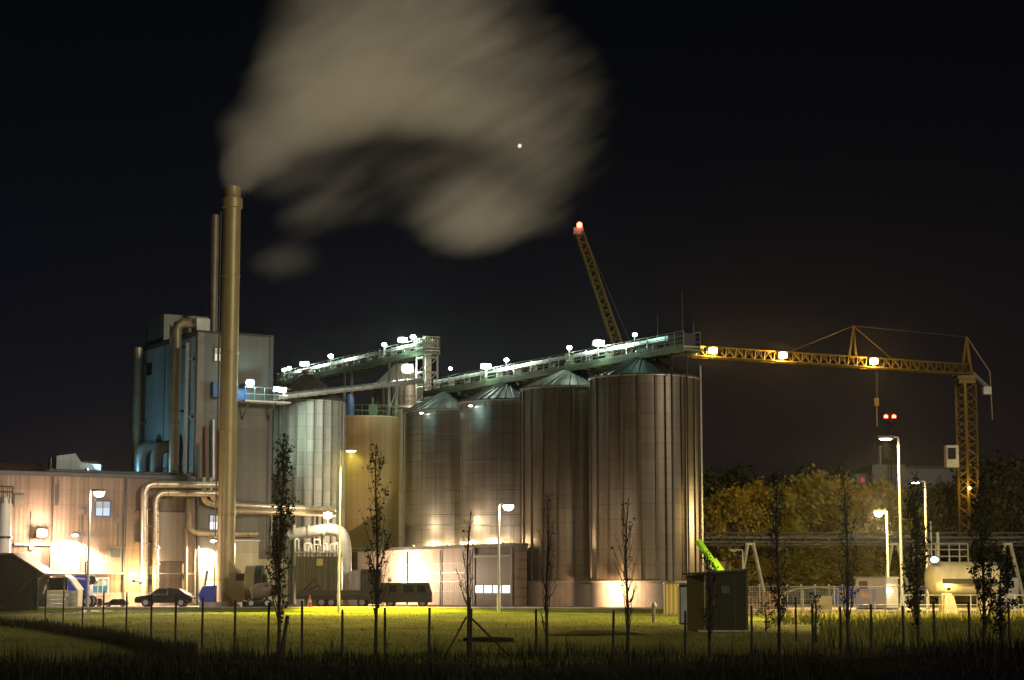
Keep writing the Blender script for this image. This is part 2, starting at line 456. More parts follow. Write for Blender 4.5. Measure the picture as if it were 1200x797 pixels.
def make_ground():
    xs = [-1500, -700, -300, -120] + [-70 + 2.5 * i for i in range(57)] + [120, 300, 700, 1500]
    ys = [-300, -60, -10, 0] + [4 + 1.5 * i for i in range(30)] + [50 + 5 * i for i in range(24)] + [180, 220, 300, 500, 900, 1500, 2000]
    b = MB()
    nx = len(xs)
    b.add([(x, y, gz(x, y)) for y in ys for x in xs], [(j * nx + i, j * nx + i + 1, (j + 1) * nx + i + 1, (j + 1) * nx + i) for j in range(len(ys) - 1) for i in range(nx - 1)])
    m, n, l, bs = base_mat('ground_cover')
    tc = n.new("ShaderNodeTexCoord")
    sp = n.new("ShaderNodeSeparateXYZ"); l.new(tc.outputs["Object"], sp.inputs[0])
    n1, n2, n3 = [n.new("ShaderNodeTexNoise") for _ in range(3)]
    mp = n.new("ShaderNodeMapping"); mp.inputs["Scale"].default_value = (.22, .09, 1)
    l.new(tc.outputs["Object"], mp.inputs[0]); l.new(mp.outputs[0], n1.inputs["Vector"])
    n1.inputs["Scale"].default_value, n1.inputs["Detail"].default_value = 1.0, 8
    n2.inputs["Scale"].default_value, n2.inputs["Detail"].default_value = 9, 4
    l.new(tc.outputs["Object"], n2.inputs["Vector"])
    rp = n.new("ShaderNodeValToRGB")
    rp.color_ramp.elements[0].position, rp.color_ramp.elements[1].position = .36, .66
    rp.color_ramp.elements[0].color, rp.color_ramp.elements[1].color = (.040, .066, .004, 1), (.13, .155, .006, 1)
    l.new(n1.outputs[0], rp.inputs[0])
    fine = n.new("ShaderNodeMapRange"); fine.inputs[1].default_value, fine.inputs[2].default_value = .3, .7
    fine.inputs[3].default_value, fine.inputs[4].default_value = .5, 1.3
    l.new(n2.outputs[0], fine.inputs[0])
    mx = n.new("ShaderNodeMix"); mx.data_type = 'RGBA'; mx.blend_type = 'MULTIPLY'; mx.inputs[0].default_value = 1
    l.new(rp.outputs[0], mx.inputs[6]); l.new(fine.outputs[0], mx.inputs[7])
    # unlit foreground: shade put into the colour of the bank before the fence
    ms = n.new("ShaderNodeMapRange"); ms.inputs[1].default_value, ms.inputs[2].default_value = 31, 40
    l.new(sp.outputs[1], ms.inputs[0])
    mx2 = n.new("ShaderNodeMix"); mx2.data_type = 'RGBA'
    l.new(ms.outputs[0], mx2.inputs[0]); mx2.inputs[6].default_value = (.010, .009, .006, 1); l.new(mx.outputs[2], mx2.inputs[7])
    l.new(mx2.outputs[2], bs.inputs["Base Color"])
    bs.inputs["Roughness"].default_value, bs.inputs["Specular IOR Level"].default_value = .95, .1
    bp = n.new("ShaderNodeBump"); bp.inputs["Strength"].default_value, bp.inputs["Distance"].default_value = .9, .12
    l.new(n2.outputs[0], bp.inputs["Height"]); l.new(bp.outputs[0], bs.inputs["Normal"])
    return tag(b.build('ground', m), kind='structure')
make_ground()

YZ = .22                                        # level of the paved yard
yard = MB()
fr = [gx(-160, 139), 139, gx(330, 138), 138, gx(640, 137), 137, gx(808, 133), 133]
front = [(fr[i], fr[i + 1]) for i in range(0, 8, 2)]
back = [(26, 210), (-75, 215)]
n_ = len(front) + 2
pl = front + back
yard.add([(x, y, YZ) for x, y in pl], [tuple(range(n_))])
tag(yard.build('yard_pavement', M['asphalt']), kind='structure')
bank = MB()
for i in range(3):
    (xa, ya), (xb, yb) = front[i], front[i + 1]
    bank.add([(xa, ya - 1.2, -.02), (xb, yb - 1.2, -.02), (xb, yb - .05, YZ + .02), (xa, ya - .05, YZ + .02)], [(0, 1, 2, 3)])
tag(bank.build('grass_verge', M['grass']), kind='structure')
kerb = MB()
for i in range(3):
    (xa, ya), (xb, yb) = front[i], front[i + 1]
    kerb.tube([(xa, ya + .02, YZ + .03), (xb, yb + .02, YZ + .03)], .09, 4)
tag(kerb.build('kerb', M['concrete']), kind='structure')
tr = MB()
tr.add([(gx(880, 122), 122, .03), (gx(1400, 118), 118, .03), (gx(1400, 175), 175, .03), (gx(830, 178), 178, .03), (gx(826, 140), 140, .03)], [(0, 1, 2, 3, 4)])
tag(tr.build('gravel_yard', M['gravel']), kind='structure')

# ------------------------------------------------------------------ factory hall (low building)
A0 = Vector((-25.35, 158, 0))
FH = Face(A0, AV)
hall = thing('factory_hall', 'long low beige clad factory hall behind the parked cars', 'building', (A0.x, A0.y, 0), AV)
HT = FH.at(231, 561.5)[1]
HL = FH.at(-90, 600)[0]
hb = MB(); hb.box(HL, -.06, 0, 12.5, YZ + 1.05, HT)
hb.build('wall', M['hall'], hall)
pb = MB(); pb.box(HL - .04, -.06, -.06, 12.4, 0, YZ + 1.05)
pb.build('plinth', M['hall_plinth'], hall)
rb = MB(); rb.box(HL - .1, -.06, -.10, 12.6, HT, HT + .16)
rb.build('roof', M['roof_dark'], hall)
cp = MB(); cp.box(HL - .1, -.06, -.16, -.10, HT - .10, HT + .22)
cp.build('coping', M['dark_trim'], hall)
def onface(face, px0, py0, px1, py1):
    x0, z1 = face.at(px0, py0); x1, z0 = face.at(px1, py1)
    return min(x0, x1), max(x0, x1), min(z0, z1), max(z0, z1)
for px, w in ((59.5, .12), (146, .16)):
    x = FH.at(px, 620)[0]
    d = MB(); d.tube([(x, -.09, HT - .1), (x, -.09, YZ + .05)], w * .6, 8)
    d.build('downpipe', M['dark_trim'], hall)
def window(face, parent, px0, py0, px1, py1, g, frame='dark_trim', bars=1, y=-.012, fw=.12):
    x0, x1, z0, z1 = onface(face, px0, py0, px1, py1)
    f = MB()
    f.box(x0 - fw, x0, y - .07, y, z0 - fw, z1 + fw); f.box(x1, x1 + fw, y - .07, y, z0 - fw, z1 + fw)
    f.box(x0, x1, y - .07, y, z0 - fw, z0); f.box(x0, x1, y - .07, y, z1, z1 + fw)
    for i in range(bars):
        xm = x0 + (x1 - x0) * (i + 1) / (bars + 1)
        f.box(xm - .03, xm + .03, y - .06, y - .012, z0, z1)
    fo = f.build('window_frame', M[frame], parent)
    p = MB(); p.box(x0, x1, y - .010, y, z0, z1)
    p.build('pane', g, fo)
    if (z1 - z0) > .5:
        bl = MB()
        for i in range(5):
            z = z1 - (z1 - z0) * (.04 + i * .085)
            bl.box(x0 + .02, x1 - .02, y - .016, y - .012, z - (z1 - z0) * .06, z)
        bl.build('blind_slats', M['blind'], fo)
    return fo
window(FH, hall, 112.5, 588, 128, 604.5, G['window_cool'], 'dull_blue', 1)
window(FH, hall, 109, 678.5, 125.5, 696, G['window_teal'], 'steel', 2)
def flat(face, parent, name, m, px0, py0, px1, py1, t=.06, y=-.004):
    x0, x1, z0, z1 = onface(face, px0, py0, px1, py1)
    b = MB(); b.box(x0, x1, y - t, y, z0, z1)
    return b.build(name, m, parent)
flat(FH, hall, 'louvre_vent', M['door_grey'], 17, 580, 28, 595)
dr = flat(FH, hall, 'service_door', M['door_grey'], 128, 640.5, 142, 671)
flat(FH, dr, 'louvre_vent', M['dark_trim'], 129.5, 643, 140.5, 653, .03, -.07)
flat(FH, hall, 'ledge', M['steel'], 64, 670.8, 143.5, 672.8, .25)
flat(FH, hall, 'cable_tray', M['steel'], 16, 636.5, 62, 639.5, .2)
for px, t0, t1 in ((36, 600, 640), (95, 600, 668), (98.5, 640, 690), (139, 610, 640)):
    x, za_ = FH.at(px, t0); zb_ = FH.at(px, t1)[1]
    b = MB(); b.tube([(x, -.05, zb_), (x, -.05, za_)], .035, 6)
    b.build('conduit', M['dark_trim'], hall)
for px, py in ((36, 641), (95, 600), (139, 610), (20, 660)):
    x, z = FH.at(px, py)
    b = MB(); b.box(x - .16, x + .16, -.14, -.004, z - .22, z + .22)
    b.build('junction_box', M['door_grey'], hall)
flat(FH, hall, 'wall_ladder', M['dark_trim'], 65, 568, 67, 592, .12)

# ------------------------------------------------------------------ kiln tower
kiln = thing('process_tower', 'tall pale panelled process tower with ducts up its shaded side', 'building', (A0.x, A0.y, 0), AV)
KX = FH.at(318.5, 500)[0]
KT = FH.at(232, 389)[1]
KD = 13.2
kb = MB(); kb.box(.02, KX, .10, KD, 0, KT)
kb.build('wall', M['kiln'], kiln)
sd = MB(); sd.box(-.05, .02, .55, KD - .1, HT + .3, KT - .25)
sd.build('side_cladding', M['kiln_side'], kiln)
k_tr = MB()
k_tr.box(-.12, .42, .02, .10, HT, KT); k_tr.box(-.12, .02, .10, .55, HT, KT)
k_tr.build('corner_trim', M['door_grey'], kiln)
k_rt = MB(); k_rt.box(KX - .28, KX + .06, .02, .10, 0, KT); k_rt.box(KX, KX + .06, .10, KD, 0, KT)
k_rt.build('corner_trim', M['dark_trim'], kiln)
k_rf = MB(); k_rf.box(-.16, KX + .10, -.02, KD + .1, KT, KT + .16)
k_rf.build('roof', M['roof_dark'], kiln)
FK = Face(Vector((A0.x, A0.y, 0)), AV)
window(FK, kiln, 252.2, 408, 258.5, 423, G['window_warm'], 'dark_trim', 1, y=.09)
flat(FK, kiln, 'louvre_vent', M['dull_blue'], 248, 448, 258, 466, .5, .096)
# lower wall of the tower, behind the pipes
SDm = panel_mat('ribbed_sheet_door', (.42, .37, .31), .32, 9, seam=.3, streak=.3)
sdo = flat(FH, hall, 'sheet_door', SDm, 181, 600, 216, 658)
flat(FH, sdo, 'lintel', M['dark_trim'], 179, 598.5, 217, 600.4, .1)
flat(FH, sdo, 'threshold', M['dark_trim'], 179, 657.6, 217, 659, .12)
flat(FH, hall, 'ledge', M['steel'], 150, 671.5, 231, 673, .1)
window(FK, kiln, 246.5, 604.5, 255, 620.5, G['window_white'], 'dull_blue', 1, y=.09)
window(FK, kiln, 243, 683, 262, 690, G['window_white'], 'steel', 1, y=.09)
# penthouse, roof plant
FS = Face(A0, AV + pi / 2)                        # shaded side, local x runs back along the site
ph = MB(); x1s = 3.4
ph.box(.1, 4.2, KD - 4.6, KD - .2, KT + .16, FS.at(164, 377)[1])
ph.build('penthouse', mat('penthouse_sheet', (.20, .20, .15), .6, streak=.3), kiln)
q = FK.at(226, 386)
rbx = MB(); rbx.box(.2, 1.35, 1.2, 2.4, KT + .16, KT + 1.3)
rbx.build('roof_cabinet', M['steel_pale'], kiln)
# ducts up the shaded side (each one a part)
def side_duct(px, ptop, pbot, r, name='vertical_duct', m='duct', off=.55):
    FD = Face(A0 - vV * (off + r), AV + pi / 2)
    s = FD.at(px, 480)[0]
    zt, zb = FD.at(px, ptop)[1], HT + .16
    d = MB(); d.tube([(-off - r, s, zb), (-off - r, s, zt)], r, 16)
    for i in range(5):
        z = zb + (zt - zb) * (i + .5) / 5
        d.tube([(-off - r, s, z - .05), (-off - r, s, z + .05)], r + .04, 16)
    o = d.build(name, M[m], kiln, True)
    for z in (zb + (zt - zb) * .45, zb + (zt - zb) * .88):
        b = MB(); b.box(-off - r, -.05, s - .07, s + .07, z - .1, z + .1)
        b.build('bracket', M['dark_trim'], o)
    return o
side_duct(160.5, 408, 549, .36)
side_duct(205, 386, 549, .42)
side_duct(199, 382, 470, .16, m='steel')
side_duct(218, 402, 547, .16, m='kiln_side')
d = MB()
FD = Face(A0 - vV * .97, AV + pi / 2)
s = FD.at(205, 480)[0]; zt = FD.at(205, 390)[1]
d.tube([(-.97, s, zt), (-.97, s, zt + .2), (-.85, s, zt + .55), (-.35, s - .1, zt + .8), (.4, s - .4, zt + .8), (.8, s - .6, zt + .5), (.8, s - .6, KT)], .40, 14)
d.build('swan_neck_duct', M['duct'], kiln, True)
for px in (170, 189):
    FD = Face(A0 - vV * 1.5, AV + pi / 2)
    s = FD.at(px, 530)[0]
    z0, z1 = HT + .1, FD.at(px, 523)[1]
    d = MB()
    d.tube([(-1.9, s, z0), (-1.9, s, z1 - .9), (-1.75, s, z1 - .4), (-1.35, s, z1 - .05), (-.9, s, z1), (-.5, s, z1 - .1), (-.02, s, z1 - .3)], .5, 14)
    d.build('duct_elbow', M['steel'] if px < 180 else M['door_grey'], kiln, True)
s0, z1 = FS.at(173, 427); s1, z0 = FS.at(178.5, 439)
wf = MB(); wf.box(-.10, -.055, min(s0, s1), max(s0, s1), z0, z1)
wf.build('window_frame', M['glass_dark'], kiln)
sl = MB()
s0 = FS.at(193, 480)[0]
sl.box(-.09, -.05, s0 - .06, s0 + .06, HT, KT - .3)
sl.build('cladding_joint', M['dark_trim'], kiln)
rr = MB()
s = FS.at(163, 480)[0]
rr.tube([(-1.2, 1, HT + .6), (-1.2, KD - 1, HT + .6)], .05, 6)
for i in range(8):
    y = 1 + (KD - 2) * i / 7
    rr.tube([(-1.2, y, HT + .16), (-1.2, y, HT + 1.1)], .03, 6)
rr.tube([(-1.2, 1, HT + 1.1), (-1.2, KD - 1, HT + 1.1)], .04, 6)
rr.build('roof_railing', M['dark_trim'], hall)
rr = MB()
for y, z, r in ((-.0, .28, .14), (.6, .34, .10)):
    rr.tube([(FH.at(60, 555)[0], .8 + y, HT + .1 + z), (-.4, .8 + y, HT + .1 + z)], r, 8)
rr.build('roof_pipe', M['dark_trim'], hall)
# slim stack standing behind the tower roof
fl = pt(249.5, 386, 163)
flue = thing('slim_flue_stack', 'slim dark flue rising through the process tower roof behind the big chimney', 'flue', (fl.x, fl.y, KT + .16))
fm = MB(); ztop = pt(249.5, 252, 163).z - KT - .16
fm.lathe([(.36, 0), (.36, ztop), (.28, ztop), (.28, ztop - .4)], 24)
fm.build('shaft', M['flue'], flue, True)
fm = MB()
for i in range(1, 6):
    fm.lathe([(.36, ztop * i / 6 - .05), (.41, ztop * i / 6 - .05), (.41, ztop * i / 6 + .05), (.36, ztop * i / 6 + .05)], 24)
fm.build('flange', M['flue'], flue, True)
fm = MB(); fm.lathe([(.37, 0), (.8, 0), (.8, .12), (.4, .3)], 20)
fm.build('collar', M['dark_trim'], flue, True)
# balcony with the big floodlights on the tower front
bp0, bp1 = FK.at(279, 470), FK.at(318, 476)
bal = MB()
bal.box(bp0[0], KX + 1.0, -1.5, .08, bp0[1] - .14, bp0[1])
bo = bal.build('balcony', M['steel'], kiln)
bal = MB()
x = bp0[0]
while x < KX + 1.0:
    bal.tube([(x, -1.46, bp0[1]), (x, -1.46, bp0[1] + 1.05)], .03, 6); x += .85
for z in (.5, 1.05):
    bal.tube([(bp0[0], -1.46, bp0[1] + z), (KX + 1.0, -1.46, bp0[1] + z)], .03, 6)
bal.build('railing', M['steel'], bo)
for x in (bp0[0] + .4, KX - .3):
    bal = MB(); bal.beam((x, .08, bp0[1] - 1.5), (x, -1.4, bp0[1] - .14), .1)
    bal.build('bracket', M['dark_trim'], bo)
bd = flat(FK, kiln, 'blue_door', M['dull_blue'], 276, 452, 290, 470, .08, .096)
# roof plant on the hall
rp0 = pt(66, 548, 158.5)
ru = thing('roof_air_unit', 'pale stepped ventilation unit standing on the hall roof', 'roof unit', (rp0.x, rp0.y, HT + .16), AV)
b = MB(); b.prism([(0, 0), (3.7, 0), (3.7, 1.15), (2.05, 1.3), (1.55, 2.0), (0, 1.75)], 0, 2.5)
b.build('housing', panel_mat('unit_sheet', (.40, .46, .44), .6, 9, seam=.3), ru)
b = MB(); b.box(-.03, 3.73, -.06, -.003, 0, .62)
b.build('louvre_band', M['dark_trim'], ru)
b = MB(); b.box(1.2, 2.2, -.09, -.06, .15, .38)
b.build('louvre_vent', M['steel_pale'], ru)
b = MB(); b.tube([(-.3, .5, 0), (-.3, .5, 1.6), (-.3, 1.1, 1.6)], .05, 6); b.tube([(-.3, .5, .7), (.0, .5, .7)], .05, 6)
b.build('pipe', M['steel'], ru)
rp0 = pt(101, 550, 161)
ru = thing('dark_roof_housing', 'dark rust brown plant housing on the hall roof beside the pale unit', 'roof housing', (rp0.x - 1.2, rp0.y, HT + .16), AV)
b = MB(); b.prism([(0, 0), (2.6, 0), (2.6, 1.2), (2.1, 1.55), (0, 1.45)], 0, 2.2)
b.build('housing', mat('rust_brown_sheet', (.10, .055, .045), .7), ru)
b = MB(); b.box(.2, 1.0, -.05, -.003, .3, .8)
b.build('hatch', M['dark_trim'], ru)
rp0 = pt(-60, 552, 165)
ru = thing('rear_workshop', 'brown roofed building rising behind the low hall', 'building', (rp0.x, rp0.y + 2, 0), AV)
b = MB(); wl_ = 8.6; b.box(0, wl_, 2.0, 8, 0, HT + .8)
b.build('wall', M['brick'], ru)
b = MB(); b.add([(-.2, 1.8, HT + .75), (wl_ + .2, 1.8, HT + .75), (wl_ + .2, 5.2, HT + 2.35), (-.2, 5.2, HT + 2.35), (wl_ + .2, 8.6, HT + .75), (-.2, 8.6, HT + .75)], [(0, 1, 2, 3), (3, 2, 4, 5), (0, 3, 5), (1, 4, 2)])
b.build('roof', M['brown_roof'], ru)

# ------------------------------------------------------------------ the tall chimney with its fan
CH = pt(264, 690, 152)
chim = thing('factory_chimney', 'tall pale yellow factory chimney giving off the steam plume', 'chimney', (CH.x, CH.y, 0))
zt = pt(271, 219, 152).z
lean = (pt(271, 219, 152).x - CH.x) / zt
R_ = .68
ks = [0, .07, .22, .415, .60, .785, .955]
for nm in ('shaft',):
    c = MB(); c.lathe([(R_, YZ), (R_, zt - 1.2)], 40)
    for kk in ks[1:]:
        z = zt * kk
        c.lathe([(R_, z - .07), (R_ + .05, z - .05), (R_ + .05, z + .05), (R_, z + .07)], 40)
    c.build('shaft', M['stack'], chim, True)
c = MB(); c.lathe([(R_, zt - 1.75), (R_ + .13, zt - 1.7), (R_ + .13, zt - .95), (R_, zt - .9), (R_ - .03, zt - .85), (R_ - .05, zt), (R_ - .17, zt), (R_ - .17, zt - .9)], 40)
c.build('head_collar', M['stack'], chim, True)
c = MB()
for i in range(60):
    z = YZ + 1 + i * (zt - 3) / 60
    c.beam((-R_ - .16, -.16, z), (-R_ - .16, .16, z), .03)
for s in (-.16, .16):
    c.beam((-R_ - .16, s, YZ + .8), (-R_ - .16, s, zt - 2), .05)
c.build('access_ladder', M['flue'], chim)
c = MB(); c.lathe([(R_ + .01, YZ), (R_ + .45, YZ), (R_ + .45, YZ + .12), (R_ + .05, YZ + .30)], 32)
c.build('base_flange', M['stack'], chim, True)
# inclined breeching from the fan into the shaft
c = MB(); ppm = 152 / 2318
def cl(px, py): return ((px - 264) * ppm, 1.7 + (688 - py) * ppm)
po = [cl(266, 656), cl(272, 660), cl(287, 680), cl(290, 700), cl(283, 706), cl(274, 706), cl(264, 682)]
c.prism(po, -.62, .62)
c.build('inlet_duct', M['stack'], chim)
c = MB()
a_, b_ = cl(272, 662), cl(284, 676)
for i in range(4):
    f = .2 + i * .22
    c.cbox((a_[0] + (b_[0] - a_[0]) * f + .05, 0, a_[1] + (b_[1] - a_[1]) * f + .03), (.06, 1.4, .14), 0)
c.build('duct_rib', M['duct'], chim)
# the centrifugal fan
fp = pt(300, 690, 150)
fan = thing('extraction_fan', 'big round centrifugal fan housing at the foot of the chimney', 'fan', (fp.x, fp.y, YZ), 0)
def cyl_y(b, c, r, y0, y1, n=28, r2=None):
    r2 = r2 or r
    vs = [(c[0] + rr_ * cos(2 * pi * j / n), y, c[1] + rr_ * sin(2 * pi * j / n)) for rr_, y in ((r, y0), (r2, y1)) for j in range(n)]
    b.add(vs, [(j, (j + 1) % n, n + (j + 1) % n, n + j) for j in range(n)] + [tuple(range(n)), tuple(range(2 * n - 1, n - 1, -1))])
    return b
def cyl_x(b, c, r, x0, x1, n=28, r2=None):
    r2 = r2 or r
    vs = [(x, c[0] + rr_ * cos(2 * pi * j / n), c[1] + rr_ * sin(2 * pi * j / n)) for rr_, x in ((r, x0), (r2, x1)) for j in range(n)]
    b.add(vs, [(j, (j + 1) % n, n + (j + 1) % n, n + j) for j in range(n)] + [tuple(range(n)), tuple(range(2 * n - 1, n - 1, -1))])
    return b
b = MB(); cyl_x(b, (0, 1.75), 1.35, -.75, .0, 32)
b.build('scroll_housing', M['stack'], fan, True)
b = MB(); cyl_x(b, (0, 1.75), 1.37, .0, .55, 32); cyl_x(b, (0, 1.75), .7, .55, .8, 24)
b.build('drum', M['black'], fan, True)
b = MB(); b.box(-.9, 1.3, -.9, .9, 0, .42)
b.build('base_frame', M['black'], fan)
b = MB(); cyl_x(b, (0, 1.3), .36, .8, 1.9, 20)
b.build('motor', M['black'], fan, True)
b = MB(); b.box(-1.5, -.75, -.45, .45, 1.95, 2.5)
b.build('outlet_duct', M['black'], fan)

# ------------------------------------------------------------------ silos
def cone_roof(b, R, z0, z1, n=36, over=.18, cap=.45):
    b.lathe([(R + over, z0 - .08), (R + over, z0), (cap, z1)], 96)
    for i in range(n):                               # standing seams
        a = 2 * pi * i / n
        p, q = Vector(((R + over) * cos(a), (R + over) * sin(a), z0 + .03)), Vector((cap * cos(a), cap * sin(a), z1 + .03))
        b.beam(p, q, .075)
    return b

def silo(px, d, R, py_eave, py_apex, label, ribs=20, base=0.0, ring=1.12, col=(.165, .135, .096), X=None, hoops=False, metal=.75, rough=.42, aniso=.6, ladder=None, roofm=None, var=.09, rib=(.11, .17)):
    x = gx(px, d) if X is None else X
    ze, za = pt(px, py_eave, d).z, pt(px, py_apex, d).z
    t = thing('grain_silo', label, 'silo', (x, d, 0), 0, 'grain silos of the plant')
    t.rotation_euler.z = random.uniform(0, 6)
    z0 = base if base else 0
    b = MB(); b.lathe([(R, z0), (R, ze)], 96)
    b.build('wall', silo_mat('silo_sheet', R, col, ring, ribs or 18, metal, rough, aniso, var, ridge=0 if ribs else .0), t, True)
    b = MB(); cone_roof(b, R, ze, za)
    ro = b.build('roof', roofm or M['steel'], t)
    b = MB(); b.lathe([(0.0, za + .62), (.62, za + .45), (.62, za + .28), (.40, za + .2), (.46, za - .05)], 24)
    b.build('roof_cap', M['steel'], ro, True)
    b = MB(); b.lathe([(R, ze - .16), (R + .12, ze - .14), (R + .12, ze - .02), (R, ze)], 96)
    b.build('eave_ring', M['steel'], t, True)
    if ribs:
        b = MB()
        for i in range(ribs):
            a = 2 * pi * i / ribs
            b.cbox(((R + rib[0] / 2) * cos(a), (R + rib[0] / 2) * sin(a), (z0 + ze) / 2), (rib[0], rib[1], ze - z0 - .2), a)
        b.build('stiffener_ribs', mat('stiffener_steel', tuple(c * .55 for c in col), .5, .5), t)
    if hoops:
        for py in (508, 540, 574, 603, 615):
            z = pt(px, py, d - R).z
            k = .05 if py == 615 else .028
            b = MB(); b.lathe([(R, z - k), (R + k * .6, z - k * .7), (R + k * .6, z + k * .7), (R, z + k)], 96)
            b.build('hoop_band', M['steel'] if py == 615 else hoopm, t, True)  # lowest hoop in paler steel: the lamplight near it put into the colour
    if base:
        b = MB(); b.lathe([(R + .02, 0), (R + .02, base - .12), (R + .22, base - .12), (R + .22, base + .02), (R, base + .02)], 72)
        b.build('concrete_base', M['concrete'], t, True)
    if ladder is not None:
        a = ladder - t.rotation_euler.z
        b = MB(); c_, s_ = cos(a), sin(a)
        for sg in (-.22, .22):
            b.beam(((R + .3) * c_ - s_ * sg, (R + .3) * s_ + c_ * sg, z0 + .3), ((R + .3) * c_ - s_ * sg, (R + .3) * s_ + c_ * sg, ze + .9), .06)
        nz_ = int((ze - z0) / .35)
        for i in range(nz_):
            z = z0 + .5 + i * .35
            b.beam(((R + .3) * c_ + s_ * .22, (R + .3) * s_ - c_ * .22, z), ((R + .3) * c_ - s_ * .22, (R + .3) * s_ + c_ * .22, z), .03)
        b.build('ladder', M['steel'], t)
    return t, ze, za
hoopm = mat('hoop_steel', (.16, .13, .10), .45, .6)
random.seed(4)
SR = 4.12
rows = [(10.1 - 5.2 * i, 150 + 8.9 * i) for i in range(4)]
dkroof = mat('weathered_roof_sheet', (.022, .025, .022), .6, .1, var=.4, scale=.7)
silo(755, rows[0][1], SR, 444, 418, 'broad ribbed silo on a floodlit concrete base beside the green kiosk', 20, base=pt(755, 681, 146).z, X=rows[0][0], ladder=-.25, roofm=dkroof)
midroof = mat('streaked_roof_sheet', (.10, .105, .095), .5, .3, var=.55, scale=.8)
silo(670, rows[1][1], SR, 457, 433, 'ribbed silo on a dark concrete base beside the lit garage door', 20, base=pt(670, 681, 155).z, X=rows[1][0], roofm=midroof)
silo(598, rows[2][1], SR, 472, 447, 'smooth banded silo rising above the garage door of the lean-to shed', 0, hoops=True, X=rows[2][0], col=(.50, .46, .38), metal=.92, rough=.30, aniso=.85, roofm=dkroof, var=.06)
silo(528, rows[3][1], SR, 483, 458, 'smooth banded silo above the brightly lit shed wall beside the dark tower', 0, hoops=True, X=rows[3][0], col=(.50, .46, .38), metal=.92, rough=.30, aniso=.85, roofm=midroof, var=.06)
t5, ze5, za5 = silo(469, 200, 2.67, 452, 425, 'narrow tall silo with a ring platform and floodlit pale cone roof', 14, col=(.26, .24, .20), roofm=mat('pale_roof_sheet', (.62, .62, .56), .5, .2, var=.25, scale=.8))
zr = pt(469, 479, 200).z
b = MB(); b.lathe([(2.67, zr - .15), (3.1, zr - .15), (3.1, zr + .05), (2.67, zr + .05)], 48)
rp_ = b.build('ring_platform', M['steel'], t5, True)
b = MB()
for i in range(20):
    a = 2 * pi * i / 20
    b.tube([(3.06 * cos(a), 3.06 * sin(a), zr), (3.06 * cos(a), 3.06 * sin(a), zr + 1.1)], .025, 5)
for z in (.55, 1.1):
    b.tube([(3.06 * cos(2 * pi * i / 32), 3.06 * sin(2 * pi * i / 32), zr + z) for i in range(33)], .025, 5)
b.build('railing', M['green_steel'], rp_)
silo(358, 175, 3.15, 471, 440, 'deeply ribbed silo lit pale green beside the process tower', 24, col=(.34, .35, .32), metal=.35, rough=.5, roofm=M['roof_dark'], var=.15, rib=(.24, .17))

# smooth cream tank in front of the narrow silo
tk = pt(430, 690, 187)
tank = thing('storage_tank', 'smooth cream storage tank topped by a railing and blue hood', 'tank', (tk.x, tk.y, 0))
zt = pt(430, 491, 187).z
b = MB(); b.lathe([(2.98, 0), (2.98, zt), (2.84, zt + .12), (0, zt + .3)], 72)
b.build('wall', M['orange_tank'], tank, True)
b = MB()
for i in range(22):
    a = 2 * pi * i / 22
    b.tube([(2.86 * cos(a), 2.86 * sin(a), zt), (2.86 * cos(a), 2.86 * sin(a), zt + 1.1)], .025, 5)
for z in (.55, 1.1):
    b.tube([(2.86 * cos(2 * pi * i / 36), 2.86 * sin(2 * pi * i / 36), zt + z) for i in range(37)], .025, 5)
b.build('railing', M['green_steel'], tank)
x_ = (408 - 430) * 187 / 2318
b = MB(); b.lathe([(.42, zt + .1), (.42, zt + 1.9), (.30, zt + 2.25), (0, zt + 2.4)], 20, c=(x_, -.4))
b.build('hood', M['dull_blue'], tank, True)
b = MB(); b.box(.1, .9, -1.2, -.6, zt + .2, zt + 1.3); b.box(.4, .55, -1.1, -.95, zt + 1.3, zt + 1.9)
b.build('pump_cabinet', M['green_steel'], tank)
b = MB(); b.lathe([(2.99, zt * .30 - .05), (3.05, zt * .30 - .04), (3.05, zt * .30 + .04), (2.99, zt * .30 + .05)], 72)
b.build('hoop_band', M['steel_pale'], tank, True)

